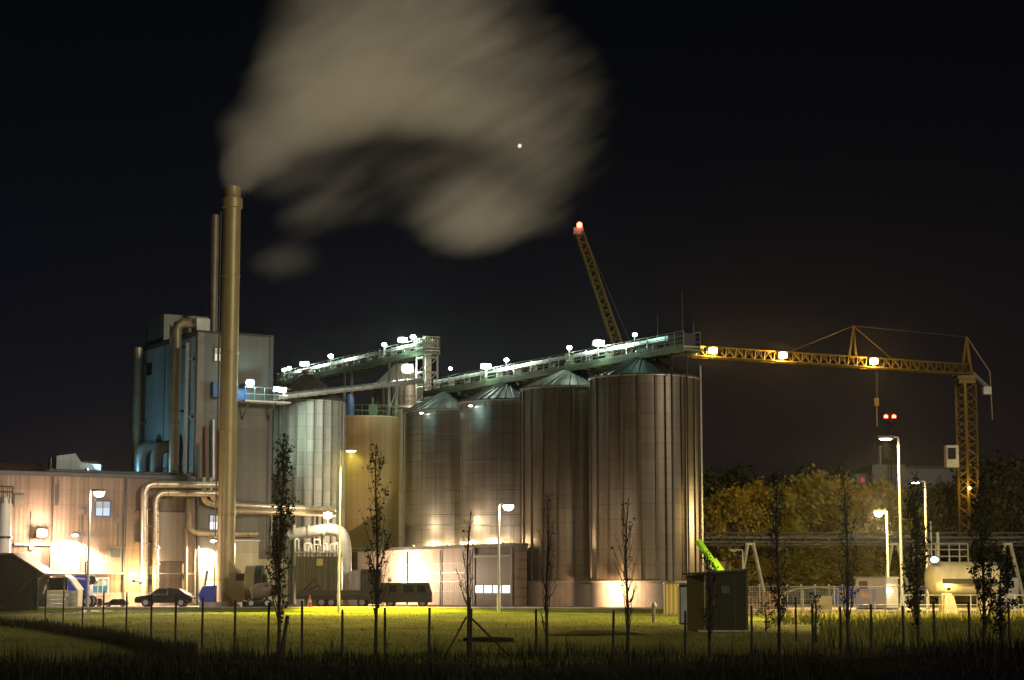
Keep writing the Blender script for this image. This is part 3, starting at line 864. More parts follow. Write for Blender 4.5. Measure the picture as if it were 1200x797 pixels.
# ------------------------------------------------------------------ gantries over the silos
def gantry(name, label, A, px0, py0, px1, py1, width, tubez, legs=(), trussed=True, tower=None):
    Fg = Face(A, AU)
    x0, z0 = Fg.at(px0, py0); x1, z1 = Fg.at(px1, py1)
    z = (z0 + z1) / 2
    t = thing(name, label, 'gantry', (A[0], A[1], z), AU, 'conveyor gantries')
    if x0 > x1: x0, x1 = x1, x0
    b = MB(); b.box(x0, x1, -width / 2, width / 2, -.06, 0)
    b.build('deck', M['steel'], t)
    b = MB()
    for y in (-width / 2, width / 2):
        b.box(x0, x1, y - .06, y + .06, -.42, -.06)
    n = int((x1 - x0) / 1.6)
    for i in range(n + 1):
        x = x0 + (x1 - x0) * i / n
        b.box(x - .04, x + .04, -width / 2, width / 2, -.36, -.24)
    b.build('girder', M['green_steel'], t)
    for y in (-width / 2, width / 2):
        r = MB()
        n = int((x1 - x0) / 1.15)
        for i in range(n + 1):
            x = x0 + (x1 - x0) * i / n
            r.tube([(x, y, 0), (x, y, 1.1)], .028, 5)
        for zz in (.38, .74, 1.1):
            r.tube([(x0, y, zz), (x1, y, zz)], .028, 5)
        r.box(x0, x1, y - .012, y + .012, .01, .16)
        r.build('railing', M['green_steel'], t)
    b = MB(); b.box(x0 + .3, x1 - 3.2, .05, width / 2 - .12, tubez + .12, tubez + .42)
    co = b.build('conveyor_housing', M['steel'], t)
    n = int((x1 - x0) / 3)
    for i in range(n):
        b = MB()
        x = x0 + .5 + (x1 - 3.6 - x0) * i / n
        b.box(x - .05, x + .05, .04, width / 2 - .11, .002, tubez + .50)
        b.build('housing_flange', M['steel'], co)
    for xl, zb in legs:
        g = MB(); g.lattice((xl, 0, zb - z), (xl, 0, -.42), .55, .07, 1.0)
        g.build('support_leg', M['steel'], t)
    return t, Fg, z, x0, x1
AR = (rows[0][0], rows[0][1])
g1, FG1, zg1, x0, x1 = gantry('silo_gantry', 'long floodlit conveyor gantry over the cone roofs of four silos', AR, 505, 462, 811, 404, 1.5, .70)
# legs: one on each silo roof cap and two end posts
for i in range(4):
    xl = -10.31 * i
    zc = [pt(755, 418, rows[0][1]).z, pt(670, 433, rows[1][1]).z, pt(598, 447, rows[2][1]).z, pt(528, 458, rows[3][1]).z][i]
    for dx in (-1.5, 1.5):
        b = MB(); zr_ = zc - 1.5 * .36
        b.beam((xl + dx, 0, zr_ - zg1 - .3), (xl + dx, 0, -.42), .22)
        b.build('support_leg', M['steel'], g1)
for px in (803, 713, 722):
    pass
b = MB()
for x in (4.75, ):
    for y in (-.7, .7):
        b.beam((x, y, -zg1), (x, y, -.42), .12)
b.build('end_post', M['black'], g1)
b = MB()
for x, h in ((4.2, 4.6), (.9, 3.0), (5.6, 1.9)):
    b.tube([(x, .75, 0), (x, .75, h)], .03, 5)
b.build('lightning_rod', M['black'], g1)
b = MB(); b.box(x1 - 2.3, x1 - .3, -.55, .55, .01, 1.0)
b.build('drive_housing', M['black'], g1)

AG2 = pt(499, 690, 182.6)
g2, FG2, zg2, x0, x1 = gantry('rear_gantry', 'upper conveyor gantry running from the process tower to the stair tower', (AG2.x, AG2.y), 322, 452, 507, 409, 1.5, .65)
for xl in (-26, -17, -7):
    b = MB(); b.beam((xl, .4, -6.2), (xl, .4, -.42), .2); b.beam((xl, -.4, -6.2), (xl, -.4, -.42), .2); b.beam((xl, -.4, -5), (xl, .4, -3), .1)
    b.build('support_leg', M['steel'], g2)
# stair tower at the bend
stt = thing('elevator_tower', 'white lit steel lattice tower where the two gantries meet', 'tower', (AG2.x, AG2.y, 0), AV)
b = MB()
hw = .72; ztop = pt(499, 399, 182.6).z
for sx in (-1, 1):
    for sy in (-1, 1):
        b.beam((sx * hw, sy * hw, 0), (sx * hw, sy * hw, ztop), .15)
zz = 2.0
while zz < ztop:
    for s in (-1, 1):
        b.beam((-hw, s * hw, zz), (hw, s * hw, zz), .09); b.beam((s * hw, -hw, zz), (s * hw, hw, zz), .09)
        b.beam((-hw, s * hw, zz - 1.4), (hw, s * hw, zz), .06)
    zz += 1.4
b.build('lattice_frame', M['steel_pale'], stt)
b = MB(); b.box(-.3, .3, -.3, .3, 0, ztop - .5)
b.build('elevator_leg', M['steel_pale'], stt)
b = MB(); b.box(-.95, .9, -.85, .85, zg2 + .22, zg2 + .30)
for i in range(8):
    x = -.93 + i * .26
    for y in (-.82, .82):
        b.tube([(x, y, zg2 + .30), (x, y, zg2 + 1.3)], .03, 5)
for y in (-.82, .82):
    b.tube([(-.93, y, zg2 + 1.3), (.9, y, zg2 + 1.3)], .03, 5)
b.build('head_platform', M['steel_pale'], stt)
b = MB(); b.box(-.6, .5, -.45, .45, zg2 + .305, zg2 + 1.0); b.box(-.3, .2, -.3, .3, zg2 + 1.003, zg2 + 1.35)
b.build('head_drive', M['green_steel'], stt)

# lower sloping conveyor tube
pa, pb_ = pt(324, 465, 165), pt(494, 446, 181.2)
cv = thing('sloping_conveyor', 'pale enclosed conveyor sloping up from the balcony to the lattice tower', 'conveyor', tuple(pa))
b = MB(); dd = pb_ - pa
b.tube([(0, 0, 0), tuple(dd)], .27, 10)
b.build('conveyor_housing', M['steel'], cv)
n = 16
for i in range(n + 1):
    p = dd * (i / n)
    b = MB(); b.tube([p - dd.normalized() * .05, p + dd.normalized() * .05], .33, 10)
    b.build('housing_flange', M['steel'], cv)
# ------------------------------------------------------------------ lean-to shed in front of the silos
SA = Vector((rows[0][0], rows[0][1], 0)) - vV * 6.2
FSH = Face(SA, AU)
sx0, sx1 = FSH.at(432, 690)[0], FSH.at(601.5, 690)[0]
sz = FSH.at(600, 635)[1]
shed = thing('lean_to_shed', 'low corrugated lean-to shed below the smooth silos with a dark garage door', 'shed', (SA.x, SA.y, 0), AU)
gx0, gx1 = FSH.at(557, 690)[0], FSH.at(599, 690)[0]
b = MB(); b.box(sx0 - 2.3, gx0 - .25, 0, 1.25, 0, sz - .35)
b.build('wall', panel_mat('pale_corrugated_sheet', (.50, .42, .34), .9, 9, seam=.12, rough=.55, corr=.35, cper=.3), shed)
b = MB(); b.box(gx0 - .25, sx1, .05, 1.25, 0, sz - .35)
b.build('gable_wall', mat('brown_gable_sheet', (.09, .07, .055), .7, streak=.3), shed)
b = MB(); b.box(sx0 - 2.5, sx1 + .15, -.3, 1.3, sz - .35, sz - .1)
b.build('roof', M['dark_trim'], shed)
b = MB()
for py in (660, 671, 681.5, 693.5):
    z = FSH.at(545, py)[1]
    b.box(sx0 - 2.3, gx0 - .3, -.06, -.003, z - .035, z + .035)
b.build('cladding_rail', M['steel_pale'], shed)
for px in (478, 517, 551.5):
    x = FSH.at(px, 690)[0]
    b = MB(); b.box(x - .06, x + .06, -.13, -.065, 0, sz - .5)
    b.build('downpipe', M['dark_trim'], shed)
gz_ = FSH.at(580, 653)[1]
b = MB(); b.box(gx0, gx1, -.03, .045, YZ, gz_)
gd = b.build('garage_door', panel_mat('dark_sectional_door', (.010, .009, .008), .85, 9, seam=.5, streak=.2), shed)
for i in range(4):
    xa = gx0 + (gx1 - gx0) * (i + .07) / 4; xb = gx0 + (gx1 - gx0) * (i + .92) / 4
    b = MB(); b.box(xa, xb, -.05, -.033, FSH.at(580, 695)[1], FSH.at(580, 686)[1])
    b.build('pane', G['window_white'], gd)
b = MB(); b.box(gx0 - .2, gx0, -.08, .045, 0, sz - .4); b.box(gx1, gx1 + .2, -.08, .045, 0, sz - .4); b.box(gx0, gx1, -.08, .045, gz_, gz_ + .2)
b.build('door_frame', M['dark_trim'], shed)
b = MB()
for i in range(6):
    z = .3 + i * .72
    b.box(sx1 + .003, sx1 + .05, .1, 1.2, z, z + .55)
b.build('end_panel', mat('brown_boards', (.12, .09, .07), .7), shed)

# ------------------------------------------------------------------ pipes and yard plant
def path_round(pts, r=.6, n=5):
    """round the corners of a polyline"""
    pts = [Vector(p) for p in pts]
    out = [pts[0]]
    for i in range(1, len(pts) - 1):
        a, b, c = pts[i - 1], pts[i], pts[i + 1]
        k = min(r, (b - a).length * .45, (c - b).length * .45)
        p, q = b + (a - b).normalized() * k, b + (c - b).normalized() * k
        for j in range(n + 1):
            t = j / n
            out.append(p * (1 - t) ** 2 + b * 2 * t * (1 - t) + q * t * t)
    out.append(pts[-1])
    return out

def fpt(px, py, y):
    x, z = FH.at(px, py)
    return Vector((x, y, z))
pr = thing('lagged_pipe_run', 'pair of foil lagged pipes climbing the hall wall and turning towards the chimney', 'pipes', tuple(A0), AV)
for (pa_, y, r) in (([(165.5, 697), (165.5, 568), (262, 569)], -.75, .30), ([(178.5, 697), (178.5, 578), (262, 579)], -.75, .27)):
    P = [fpt(px, py, y) for px, py in pa_]
    P[0].z = YZ
    b = MB(); b.tube(path_round(P, .8), r, 14)
    p_ = b.build('pipe', M['lagging'], pr, True)
    for i in range(7):
        z = YZ + .8 + i * (P[1].z - YZ - 1.4) / 6
        b = MB(); b.tube([(P[0].x, y, z - .04), (P[0].x, y, z + .04)], r + .03, 14); b.build('clamp_band', M['duct'], p_)
    L_ = P[2].x - P[1].x
    for i in range(4):
        x = P[1].x + 1.0 + i * (L_ - 1.4) / 3
        b = MB(); b.tube([(x - .04, y, P[1].z), (x + .04, y, P[1].z)], r + .03, 14); b.build('clamp_band', M['duct'], p_)
b = MB()
for z in (2.2, 5.2, 7.6):
    b.box(fpt(165, 600, 0).x - .5, fpt(178.5, 600, 0).x + .5, -.44, -.005, z, z + .1)
b.build('bracket', M['dark_trim'], pr)

pr = thing('wall_pipe_run', 'thin bare pipes dropping down the tower wall beside the chimney', 'pipes', tuple(A0), AV)
for (pa_, y, r) in (([(236, 560), (236, 588), (262, 594), (276, 595)], -.5, .26), ([(243, 560), (243, 582), (254, 590), (276, 590)], -.7, .2),
                    ([(219, 585), (219, 618), (226, 624), (262, 626), (300, 626)], -.3, .24), ([(231, 520), (231, 690)], -.18, .14), ([(216.5, 618), (216.5, 690)], -.22, .16)):
    P = [fpt(px, py, y) for px, py in pa_]
    if pa_[-1][1] == 690: P[-1].z = YZ
    b = MB(); b.tube(path_round(P, .5), r, 12)
    b.build('pipe', M['duct'] if r > .15 else M['dark_trim'], pr, True)
for px, t0, t1, r in ((240, 500, 562, .12), (248.5, 492, 562, .16), (256, 505, 562, .12)):
    p, q = fpt(px, t0, -.25), fpt(px, t1, -.25)
    b = MB(); b.tube([p, q], r, 10)
    b.build('pipe', M['steel'] if px == 248.5 else M['brick'], pr, True)

pr = thing('duct_pair', 'two long round ducts running level from the chimney to the ribbed silo', 'ducts', (0, 0, 0))
for y0, y1, r in ((591.5, 597, .22), (598.5, 602.5, .26)):
    b = MB(); b.tube([pt(273, y0, 158), pt(392, y1, 166)], r, 14)
    b.build('duct', M['lagging'] if r < .25 else M['duct'], pr, True)
for px in (318, 372):
    b = MB()
    q = pt(px, 600, 161 if px < 340 else 164.6)
    b.beam((q.x, q.y, 0), (q.x, q.y, q.z), .16)
    b.build('support_leg', M['dark_trim'], pr)

# filter house by the chimney: sheet boxes with a railing
q = pt(283, 690, 156.5)
fh = thing('filter_house', 'yellowish sheet steel filter boxes with a railing beside the chimney foot', 'filter house', (q.x, q.y, YZ), AV)
sc = 156.5 / 2318
b = MB(); b.box(-.6, 1.4, 0, 2, 0, 5.1)
b.build('tall_box', panel_mat('filter_sheet', (.42, .38, .24), 1.0, 1.4, seam=.3, rough=.4, metal=.3), fh)
b = MB(); b.box(1.42, 4.2, .3, 2.3, 0, 3.7)
fb = b.build('low_box', panel_mat('filter_sheet_low', (.36, .33, .18), 1.4, 1.9, seam=.35, rough=.4, metal=.3), fh)
b = MB()
for i in range(12):
    x = 1.5 + i * .24
    b.tube([(x, .32, 3.7), (x, .32, 4.5)], .022, 5)
for z in (4.1, 4.5): b.tube([(1.45, .32, z), (4.2, .32, z)], .025, 5)
b.build('railing', M['yellow'], fb)
b = MB(); b.box(-.7, 1.5, -.1, 2.1, 5.1, 5.2)
b.build('roof', M['steel'], fh)
b = MB(); b.box(-.3, .5, -.05, -.003, .2, 2.1)
b.build('door', M['steel'], fh)

# bright elbow duct with valves
ed = thing('elbow_duct', 'floodlit pale elbow duct bending down over a dark container', 'duct', (0, 0, 0))
P = [pt(336, 627, 163), pt(388, 620, 163), pt(401, 624, 163), pt(405, 640, 163)]
P.append(Vector((P[-1].x, P[-1].y, YZ)))
b = MB(); b.tube(path_round(P, .8), .50, 18)
b.build('pipe', M['steel_pale'], ed, True)
b = MB()
for px in (345, 362, 380):
    c = pt(px, 623, 163); b.tube([c - Vector((.06, 0, 0)), c + Vector((.06, 0, 0))], .57, 18)
b.build('flange', M['steel_pale'], ed, True)
vb = thing('valve_cluster', 'tangle of brightly lit pipes and valves under the elbow duct', 'valves', tuple(pt(372, 650, 162.6)))
random.seed(8)
for i in range(9):
    x = -1.5 + i * .36 + random.uniform(-.12, .12); h = random.uniform(.5, 1.3); k = random.choice((-1, 1)) * random.uniform(.2, .7)
    b = MB(); b.tube(path_round([(x, 0, -3.9), (x, 0, h), (x + k, random.uniform(-.2, .2), h), (x + k, .1, .2)], .15), random.uniform(.05, .11), 8)
    p_ = b.build('pipe', M['white'], vb, True)
    b = MB(); b.lathe([(0, h * .35 - .05), (.17, h * .35 - .05), (.17, h * .35 + .05), (0, h * .35 + .05)], 12, c=(x, -.08))
    b.build('hand_wheel', M['steel'], p_)
b = MB(); b.box(-1.9, 1.9, .15, .3, -4, .2); b.box(-1.9, 1.9, -.2, .2, .15, .25)
b.build('pipe_rack', M['steel_pale'], vb)

def box_thing(name, label, cat, px0, py0, px1, py1, d, dep, m, rz=0, z0=None, roof=None):
    p, q = pt(px0, py1, d), pt(px1, py0, d)
    zb = YZ if z0 is None else z0
    w, h = q.x - p.x, q.z - zb
    t = thing(name, label, cat, (p.x, d, zb), rz)
    return t, w, h
# dark open container, small container
t, w, h = box_thing('waste_container', 'big olive ribbed container under the bright elbow duct', 'container', 347, 654, 399, 700, 158, 2.4, None)
b = MB(); b.box(0, w, 0, 2.4, .15, h); b.build('body', M['olive'], t)
b = MB()
for i in range(9):
    x = w * i / 8; b.box(x - .05, x + .05, -.07, -.003, .15, h)
b.box(-.06, w + .06, -.09, 2.46, h, h + .12); b.box(-.06, w + .06, -.09, 2.46, .0, .145)
b.build('frame', M['olive'], t)
b = MB(); b.box(w * .46, w * .60, -.09, -.072, h - .6, h - .05); b.build('sign_plate', mat('yellow_plate', (.5, .42, .12), .5), t)
t, w, h = box_thing('skip_container', 'small dark brown container between the olive one and the lean-to shed', 'container', 411, 667, 446, 700, 160, 2.2, None)
b = MB(); b.box(0, w * .33, 0, 2.2, 0, h - .1); b.build('cabinet', M['hall_plinth'], t)
b = MB(); b.box(w * .34, w, 0, 2.2, .1, h); b.build('body', mat('brown_container_paint', (.07, .05, .035), .6), t)
b = MB()
for i in range(5):
    x = w * .36 + w * .62 * i / 4; b.box(x - .04, x + .04, -.06, -.003, .1, h)
b.build('rib', M['dark_trim'], t)

# ------------------------------------------------------------------ vehicles
def wheel(parent, x, y, r, w=.2, z=None):
    b = MB(); cyl_y(b, (x, r if z is None else z), r, y - w / 2, y + w / 2, 20)
    t = b.build('tyre', M['tyre'], parent, True)
    b = MB(); cyl_y(b, (x, r if z is None else z), r * .6, y - w / 2 - .012, y + w / 2 + .012, 14)
    b.build('rim', M['steel'], t)
def car(label, px0, px1, d, m, estate=False, rz=0.0):
    p = pt(px0, 707, d); L = pt(px1, 707, d).x - p.x
    k = L / 4.4
    t = thing('parked_car', label, 'car', (p.x, d, YZ), rz, 'cars parked in front of the hall')
    H = 1.46 * k if not estate else 1.5 * k
    low = [(0, .3), (0, .62), (.12, .78), (1.15, .90), (3.5, .92), (4.25, .82), (4.4, .62), (4.4, .3)]
    b = MB()
    def ring(poly, y, s=1): return [(a * k, y, z * k) for a, z in poly]
    W_ = .86 * k
    b.prism([(a * k, z * k) for a, z in low], -W_, W_)
    b.build('body', m, t)
    gh = [(1.0, .895), (1.75, 1.40), (2.6, 1.46), (3.35, 1.36), (4.15, .895)] if not estate else [(1.0, .895), (1.7, 1.42), (2.8, 1.5), (3.95, 1.42), (4.3, .895)]
    g = MB()
    n = len(gh)
    vs = [(a * k, s * (W_ - (z - .895) * k * .35 - .02), z * k) for s in (-1, 1) for a, z in gh]
    g.add(vs, [tuple(range(n)), tuple(range(2 * n - 1, n - 1, -1))] + [(i, i + n, (i + 1) % n + n, (i + 1) % n) for i in range(n)])
    c = g.build('cabin', m, t)
    for x0, x1, x2, x3 in ((1.25, 2.45, 2.45, 1.80), (2.55, 3.75, 3.25, 2.55)):
        w = MB()
        for s in (-1,):
            y0, y1 = s * (W_ - .02 + .006), s * (W_ - .02 - .44 * k * .35 + .006)
            w.add([(x0 * k, y0 - .004, .94 * k), (x1 * k, y0 - .004, .94 * k), (x2 * k, y1 - .004, 1.36 * k), (x3 * k, y1 - .004, 1.36 * k)], [(0, 1, 2, 3)])
        w.build('side_window', M['glass_dark'], c)
    for x in (.85, 3.55):
        for s in (-1, 1):
            wheel(t, x * k, s * (W_ - .08), .32 * k, .2 * k)
    for x, mm in ((.02, 'white'), (4.38, 'car_red')):
        for s in (-.6, .6):
            b = MB(); b.cbox((x * k, s * k, .66 * k), (.10, .3, .14))
            b.build('headlight' if x < 1 else 'tail_light', M[mm], t)
    return t
car('black saloon car parked beside the lagged pipes', 160, 227, 150, M['car_black'])
car('dark red car half hidden behind the blue tractor', 93, 122, 151, M['car_red'], True)
car('small black hatchback parked under the lit teal window', 122, 149, 150, M['car_black'], True)
# box van and flat trailer
p = pt(445, 708, 146); q = pt(506, 683, 146)
t = thing('brown_van', 'dark grey brown van with lit reflections parked before the lean-to shed', 'van', (p.x, 146, YZ))
w, h = q.x - p.x, q.z - YZ
b = MB(); b.prism([(0, .35), (0, h * .94), (.1, h), (w - .25, h), (w - .02, h * .55), (w, .35)], 0, 1.75)
b.build('body', M['truck'], t)
for x0, x1, x2, x3 in ((.18, .32, .32, .18), (.45, .66, .64, .45), (.72, .90, .86, .72)):
    b = MB(); b.add([(x0 * w, -.008, h * .60), (x1 * w, -.008, h * .60), (x2 * w, -.008, h * .9), (x3 * w, -.008, h * .9)], [(0, 1, 2, 3)])
    b.build('side_window', M['glass_dark'], t)
b = MB(); b.box(.68 * w, .685 * w, -.012, -.003, .4, h * .95); b.box(.02, w - .02, -.03, -.003, h * .5, h * .53)
b.build('door_seam', M['black'], t)
for x in (w * .2, w * .82):
    for y in (.12, 1.63): wheel(t, x, y, .34)
b = MB(); b.cbox((w - .04, .2, .75), (.12, .3, .18)); b.build('headlight', M['white'], t)
p = pt(348, 708, 145); w = pt(443, 708, 145).x - p.x
t = thing('flat_trailer', 'long low dark trailer with a tipped drawbar parked beside the van', 'trailer', (p.x, 145, YZ))
b = MB(); b.box(0, w, 0, 2, .55, .95); b.build('bed', M['truck'], t)
b = MB(); b.box(.1, w * .95, -.02, .04, .955, 1.25); b.box(.1, w * .95, 1.96, 2.02, .955, 1.25); b.build('sideboard', mat('dark_boards', (.06, .05, .04), .8), t)
for x in (w * .3, w * .42, w * .8):
    for y in (.15, 1.85): wheel(t, x, y, .36)
b = MB(); b.beam((.05, .1, .9), (1.3, .1, 2.1), .1); b.beam((.05, 1.6, .9), (1.3, .1, 2.1), .1); b.beam((1.3, .1, 2.1), (1.9, .2, .95), .1); b.beam((.5, .1, 1.1), (1.5, .15, 1.6), .08)
b.build('drawbar', M['truck'], t)
b = MB(); b.lathe([(.001, 0), (.32, 0), (.32, .6), (.001, .6)], 16, c=(.3, -.9)); b.build('jockey_drum', M['hall_plinth'], t, True)
# mixer-like round plant
p = pt(303, 708, 147)
t = thing('concrete_mixer', 'stubby tilted drum mixer on a chassis beside the leafy young tree', 'mixer', (p.x, 147, YZ), .2)
b = MB(); b.tube([(-.55, 0, 1.0), (.0, 0, 1.15), (.6, 0, 1.35), (.95, 0, 1.5)], [.45, .62, .5, .30], 18); b.build('drum', mat('drab_mixer_paint', (.16, .12, .09), .6), t, True)
b = MB(); b.box(-.9, .9, -.45, .45, .35, .5); b.beam((-.5, 0, .4), (-.4, 0, 1.0), .15); b.beam((.6, 0, .4), (.6, 0, 1.2), .15); b.build('chassis', M['black'], t)
for x in (-.6, .6):
    for y in (-.5, .5): wheel(t, x, y, .3)
# traffic cone
p = pt(363, 713, 141)
t = thing('traffic_cone', 'orange traffic cone at the edge of the lawn near the flat trailer', 'cone', (p.x, 141, YZ))
b = MB(); b.lathe([(.18, .05), (.05, .92), (.0, .93)], 16); b.build('body', M['orange'], t, True)
b = MB(); b.box(-.27, .27, -.27, .27, 0, .05); b.build('base', M['orange'], t)
b = MB(); b.lathe([(.131, .40), (.098, .62)], 16); b.build('reflective_band', M['white'], t, True)
# blue tractor/loader
p = pt(80, 708, 146)
t = thing('blue_tractor', 'bright blue loader tractor parked beside the slatted bunker', 'tractor', (p.x, 146, YZ))
b = MB(); b.prism([(.0, .95), (-.35, 2.25), (-.15, 2.3), (1.3, 2.3), (1.55, 2.05), (1.5, .7), (.9, .5)], 0, 1.2)
b.build('body', M['blue'], t)
b = MB(); b.beam((-.2, -.08, 2.15), (1.2, -.08, 2.05), .12); b.beam((-.2, -.08, 2.15), (-.1, -.08, 1.2), .1); b.build('loader_arm', M['steel_pale'], t)
b = MB(); b.beam((1.2, .1, 2.3), (1.2, .1, 3.3), .08); b.beam((1.2, 1.1, 2.3), (1.2, 1.1, 3.3), .08); b.beam((1.2, .1, 3.3), (1.2, 1.1, 3.3), .08); b.build('roll_bar', M['black'], t)
b = MB(); cyl_y(b, (1.65, 2.0), .32, .1, 1.0, 16); b.build('seat', M['black'], t, True)
for x, r in ((.15, .38), (1.45, .45)):
    for y in (.0, 1.2): wheel(t, x, y, r, .3)
# blue tilted bin by chimney
p = pt(232, 706, 150)
t = thing('blue_skip', 'small blue skip with a tilted lid near the chimney foot', 'skip', (p.x, 150, YZ))
b = MB(); b.prism([(.2, .35), (.0, .9), (.35, 1.55), (1.25, 1.6), (1.25, .35)], 0, 1.1); b.build('body', M['blue'], t)
b = MB(); b.beam((.45, .1, 1.6), (.62, .1, 2.7), .16); b.build('lid', M['dark_trim'], t)
b = MB(); b.box(.1, 2.2, -.1, 1.2, 0, .35); b.build('skid', M['hall_plinth'], t)

# ------------------------------------------------------------------ sheds at the left
p = pt(-30, 713, 138); q = pt(44, 668, 138); ap = pt(16, 648, 138)
t = thing('garden_shed', 'dark green boarded shed with a pitched roof beside the slatted bunker', 'shed', (p.x, 138, 0))
w, hz, az = q.x - p.x, q.z, ap.z
ax_ = ap.x - p.x
b = MB(); b.prism([(0, 0), (w, 0), (w, hz), (ax_, az - .08), (0, az - .08)], 0, 3.5); b.build('wall', M['shed_green'], t)
b = MB(); b.prism([(-.3, az - .02), (ax_, az), (w + .55, hz - .22), (w + .5, hz - .36), (ax_, az - .16), (-.3, az - .17)], -.35, 3.8); b.build('roof', M['brown_roof'], t)
b = MB(); b.beam((w * .42, -.03, .3), (w * .9, -.03, hz * .78), .08); b.build('diagonal_brace', M['dark_trim'], t)
b = MB(); b.tube([(w + .45, -.2, hz - .3), (w + .1, -.12, hz - .55), (w + .06, -.08, .1)], .05, 8); b.build('downpipe', M['dark_trim'], t)
p = pt(43, 713, 141); q = pt(92, 673, 141)
t = thing('slatted_bunker', 'open bunker of pale horizontal boards beside the green shed', 'bunker', (p.x, 141, YZ))
w, h = q.x - p.x, q.z - YZ
b = MB()
for i in range(4):
    z = i * h * .13
    b.box(0, w, 0, .1, z + .01, z + h * .125)
b.box(w - .1, w, .1, 2.0, 0, h * .52)
b.build('boarding', M['timber'], t)
b = MB(); b.box(0, .12, .11, .25, 0, h); b.box(w * .62, w * .62 + .12, .11, .25, 0, h); b.box(0, .12, 1.8, 1.92, 0, h * .97); b.box(w - .2, w - .1, .11, .21, 0, h * .6); b.build('post', M['dark_trim'], t)
b = MB(); b.prism([(-.05, h - .02), (w * .64, h - .02), (w * .78, h - .28), (w, h * .53), (w - .05, h * .5), (w * .74, h - .32), (w * .62, h - .10), (-.05, h - .10)], .0, 2.1); b.build('cover', mat('pale_cover_sheet', (.42, .42, .32), .6), t)
b = MB(); b.box(.1, w * .6, 1.7, 1.8, h * .53, h * .9); b.build('back_panel', M['shed_green'], t)
# white tank at the frame's left edge on the hall front
p = pt(7, 690, 146)
t = thing('process_vessel', 'tall pale upright vessel glaring white beside the wall floodlight', 'vessel', (p.x - .25, 146, YZ))
zt_ = pt(7, 582, 146).z - YZ
b = MB(); b.lathe([(.50, 0), (.50, zt_ * .5), (.47, zt_ * .8), (.42, zt_ - .3), (.30, zt_), (0, zt_ + .05)], 32); b.build('body', M['white'], t, True)
b = MB(); b.lathe([(.51, zt_ * .62), (.58, zt_ * .62), (.58, zt_ * .64), (.51, zt_ * .64)], 32); b.build('hoop_band', M['dark_trim'], t)
b = MB()
for z in (zt_ + .35, zt_ + .75):
    b.tube([(.55 * cos(a * pi / 8), .55 * sin(a * pi / 8), z) for a in range(17)], .03, 5)
for a in range(8): b.tube([(.55 * cos(a * pi / 4), .55 * sin(a * pi / 4), zt_ - .5), (.55 * cos(a * pi / 4), .55 * sin(a * pi / 4), zt_ + .75)], .03, 5)
b.build('guard_rail', M['dark_trim'], t)

# ------------------------------------------------------------------ kiosk and cabinets at the right of the silos
d = 76
p = pt(811, 741, d); q = pt(876, 673, d)
t = thing('transformer_kiosk', 'olive green boarded kiosk with a sloping roof standing on the lawn', 'kiosk', (p.x, d, 0), 0)
xm = pt(826.5, 700, d).x - p.x; w = q.x - p.x; hl, hr = pt(810, 674, d).z, pt(876, 669, d).z
b = MB()
# corner faces the camera: left side runs back, right side is the long front
vs = [(xm, 0), (w, .25), (w - .2, 2.3), (0, 2.1)]
hs = [hl + .02, hr, hr, hl]
b.add([(x, y, 0) for x, y in vs] + [(x, y, h) for (x, y), h in zip(vs, hs)], [(0, 1, 5, 4), (1, 2, 6, 5), (2, 3, 7, 6), (3, 0, 4, 7), (4, 5, 6, 7)])
b.build('wall', M['kiosk'], t)
b = MB()
vs = [(xm - .05, -.18), (w + .10, .08), (w - .1, 2.5), (-.15, 2.25)]
b.add([(x, y, h + .01) for (x, y), h in zip(vs, hs)] + [(x, y, h + .09) for (x, y), h in zip(vs, hs)], [(0, 1, 2, 3), (4, 5, 6, 7), (0, 1, 5, 4), (1, 2, 6, 5), (2, 3, 7, 6), (3, 0, 4, 7)])
b.build('roof', M['roof_dark'], t)
b = MB(); b.box(xm - .03, xm + .05, -.03, .05, 0, hl); b.box(w - .05, w + .03, .22, .30, 0, hr); b.build('corner_post', M['dark_trim'], t)
b = MB(); b.box(xm + .35, xm + .37, .02, .05, .1, hl - .15); b.box(w - .5, w - .48, .16, .19, .1, hl - .15); b.build('door_seam', M['dark_trim'], t)
b = MB(); b.box(xm + .62, xm + .95, -.03 + .09, .16, hl - .7, hl - .4); b.build('louvre_vent', M['dark_trim'], t)
b = MB(); b.box(xm + .30, xm + .33, .0, .06, 1.0, 1.2); b.build('handle', M['steel'], t)
b = MB(); b.box(xm - .2, w + .1, -.1, 2.5, -.05, .06); b.build('footing', M['concrete'], t)
for (px0, px1, py0, py1, d, lab) in ((779, 796, 684, 716, 120, 'dark steel cabinet beside the floodlit silo base'), (797, 807, 686, 734, 88, 'narrow grey cabinet with a pale door against the green kiosk')):
    p, q = pt(px0, py1, d), pt(px1, py0, d)
    t = thing('utility_cabinet', lab, 'cabinet', (p.x, d, 0))
    w, h = q.x - p.x, q.z
    b = MB(); b.box(0, w, 0, .8, .05, h); b.build('body', M['olive'] if d > 100 else M['kiosk'], t)
    b = MB(); b.box(w * .08, w * .92, -.03, -.003, .12, h - .08); b.build('door', M['olive'] if d > 100 else M['steel'], t)
    b = MB(); b.box(-.04, w + .04, -.06, .84, h, h + .05); b.build('roof', M['dark_trim'], t)
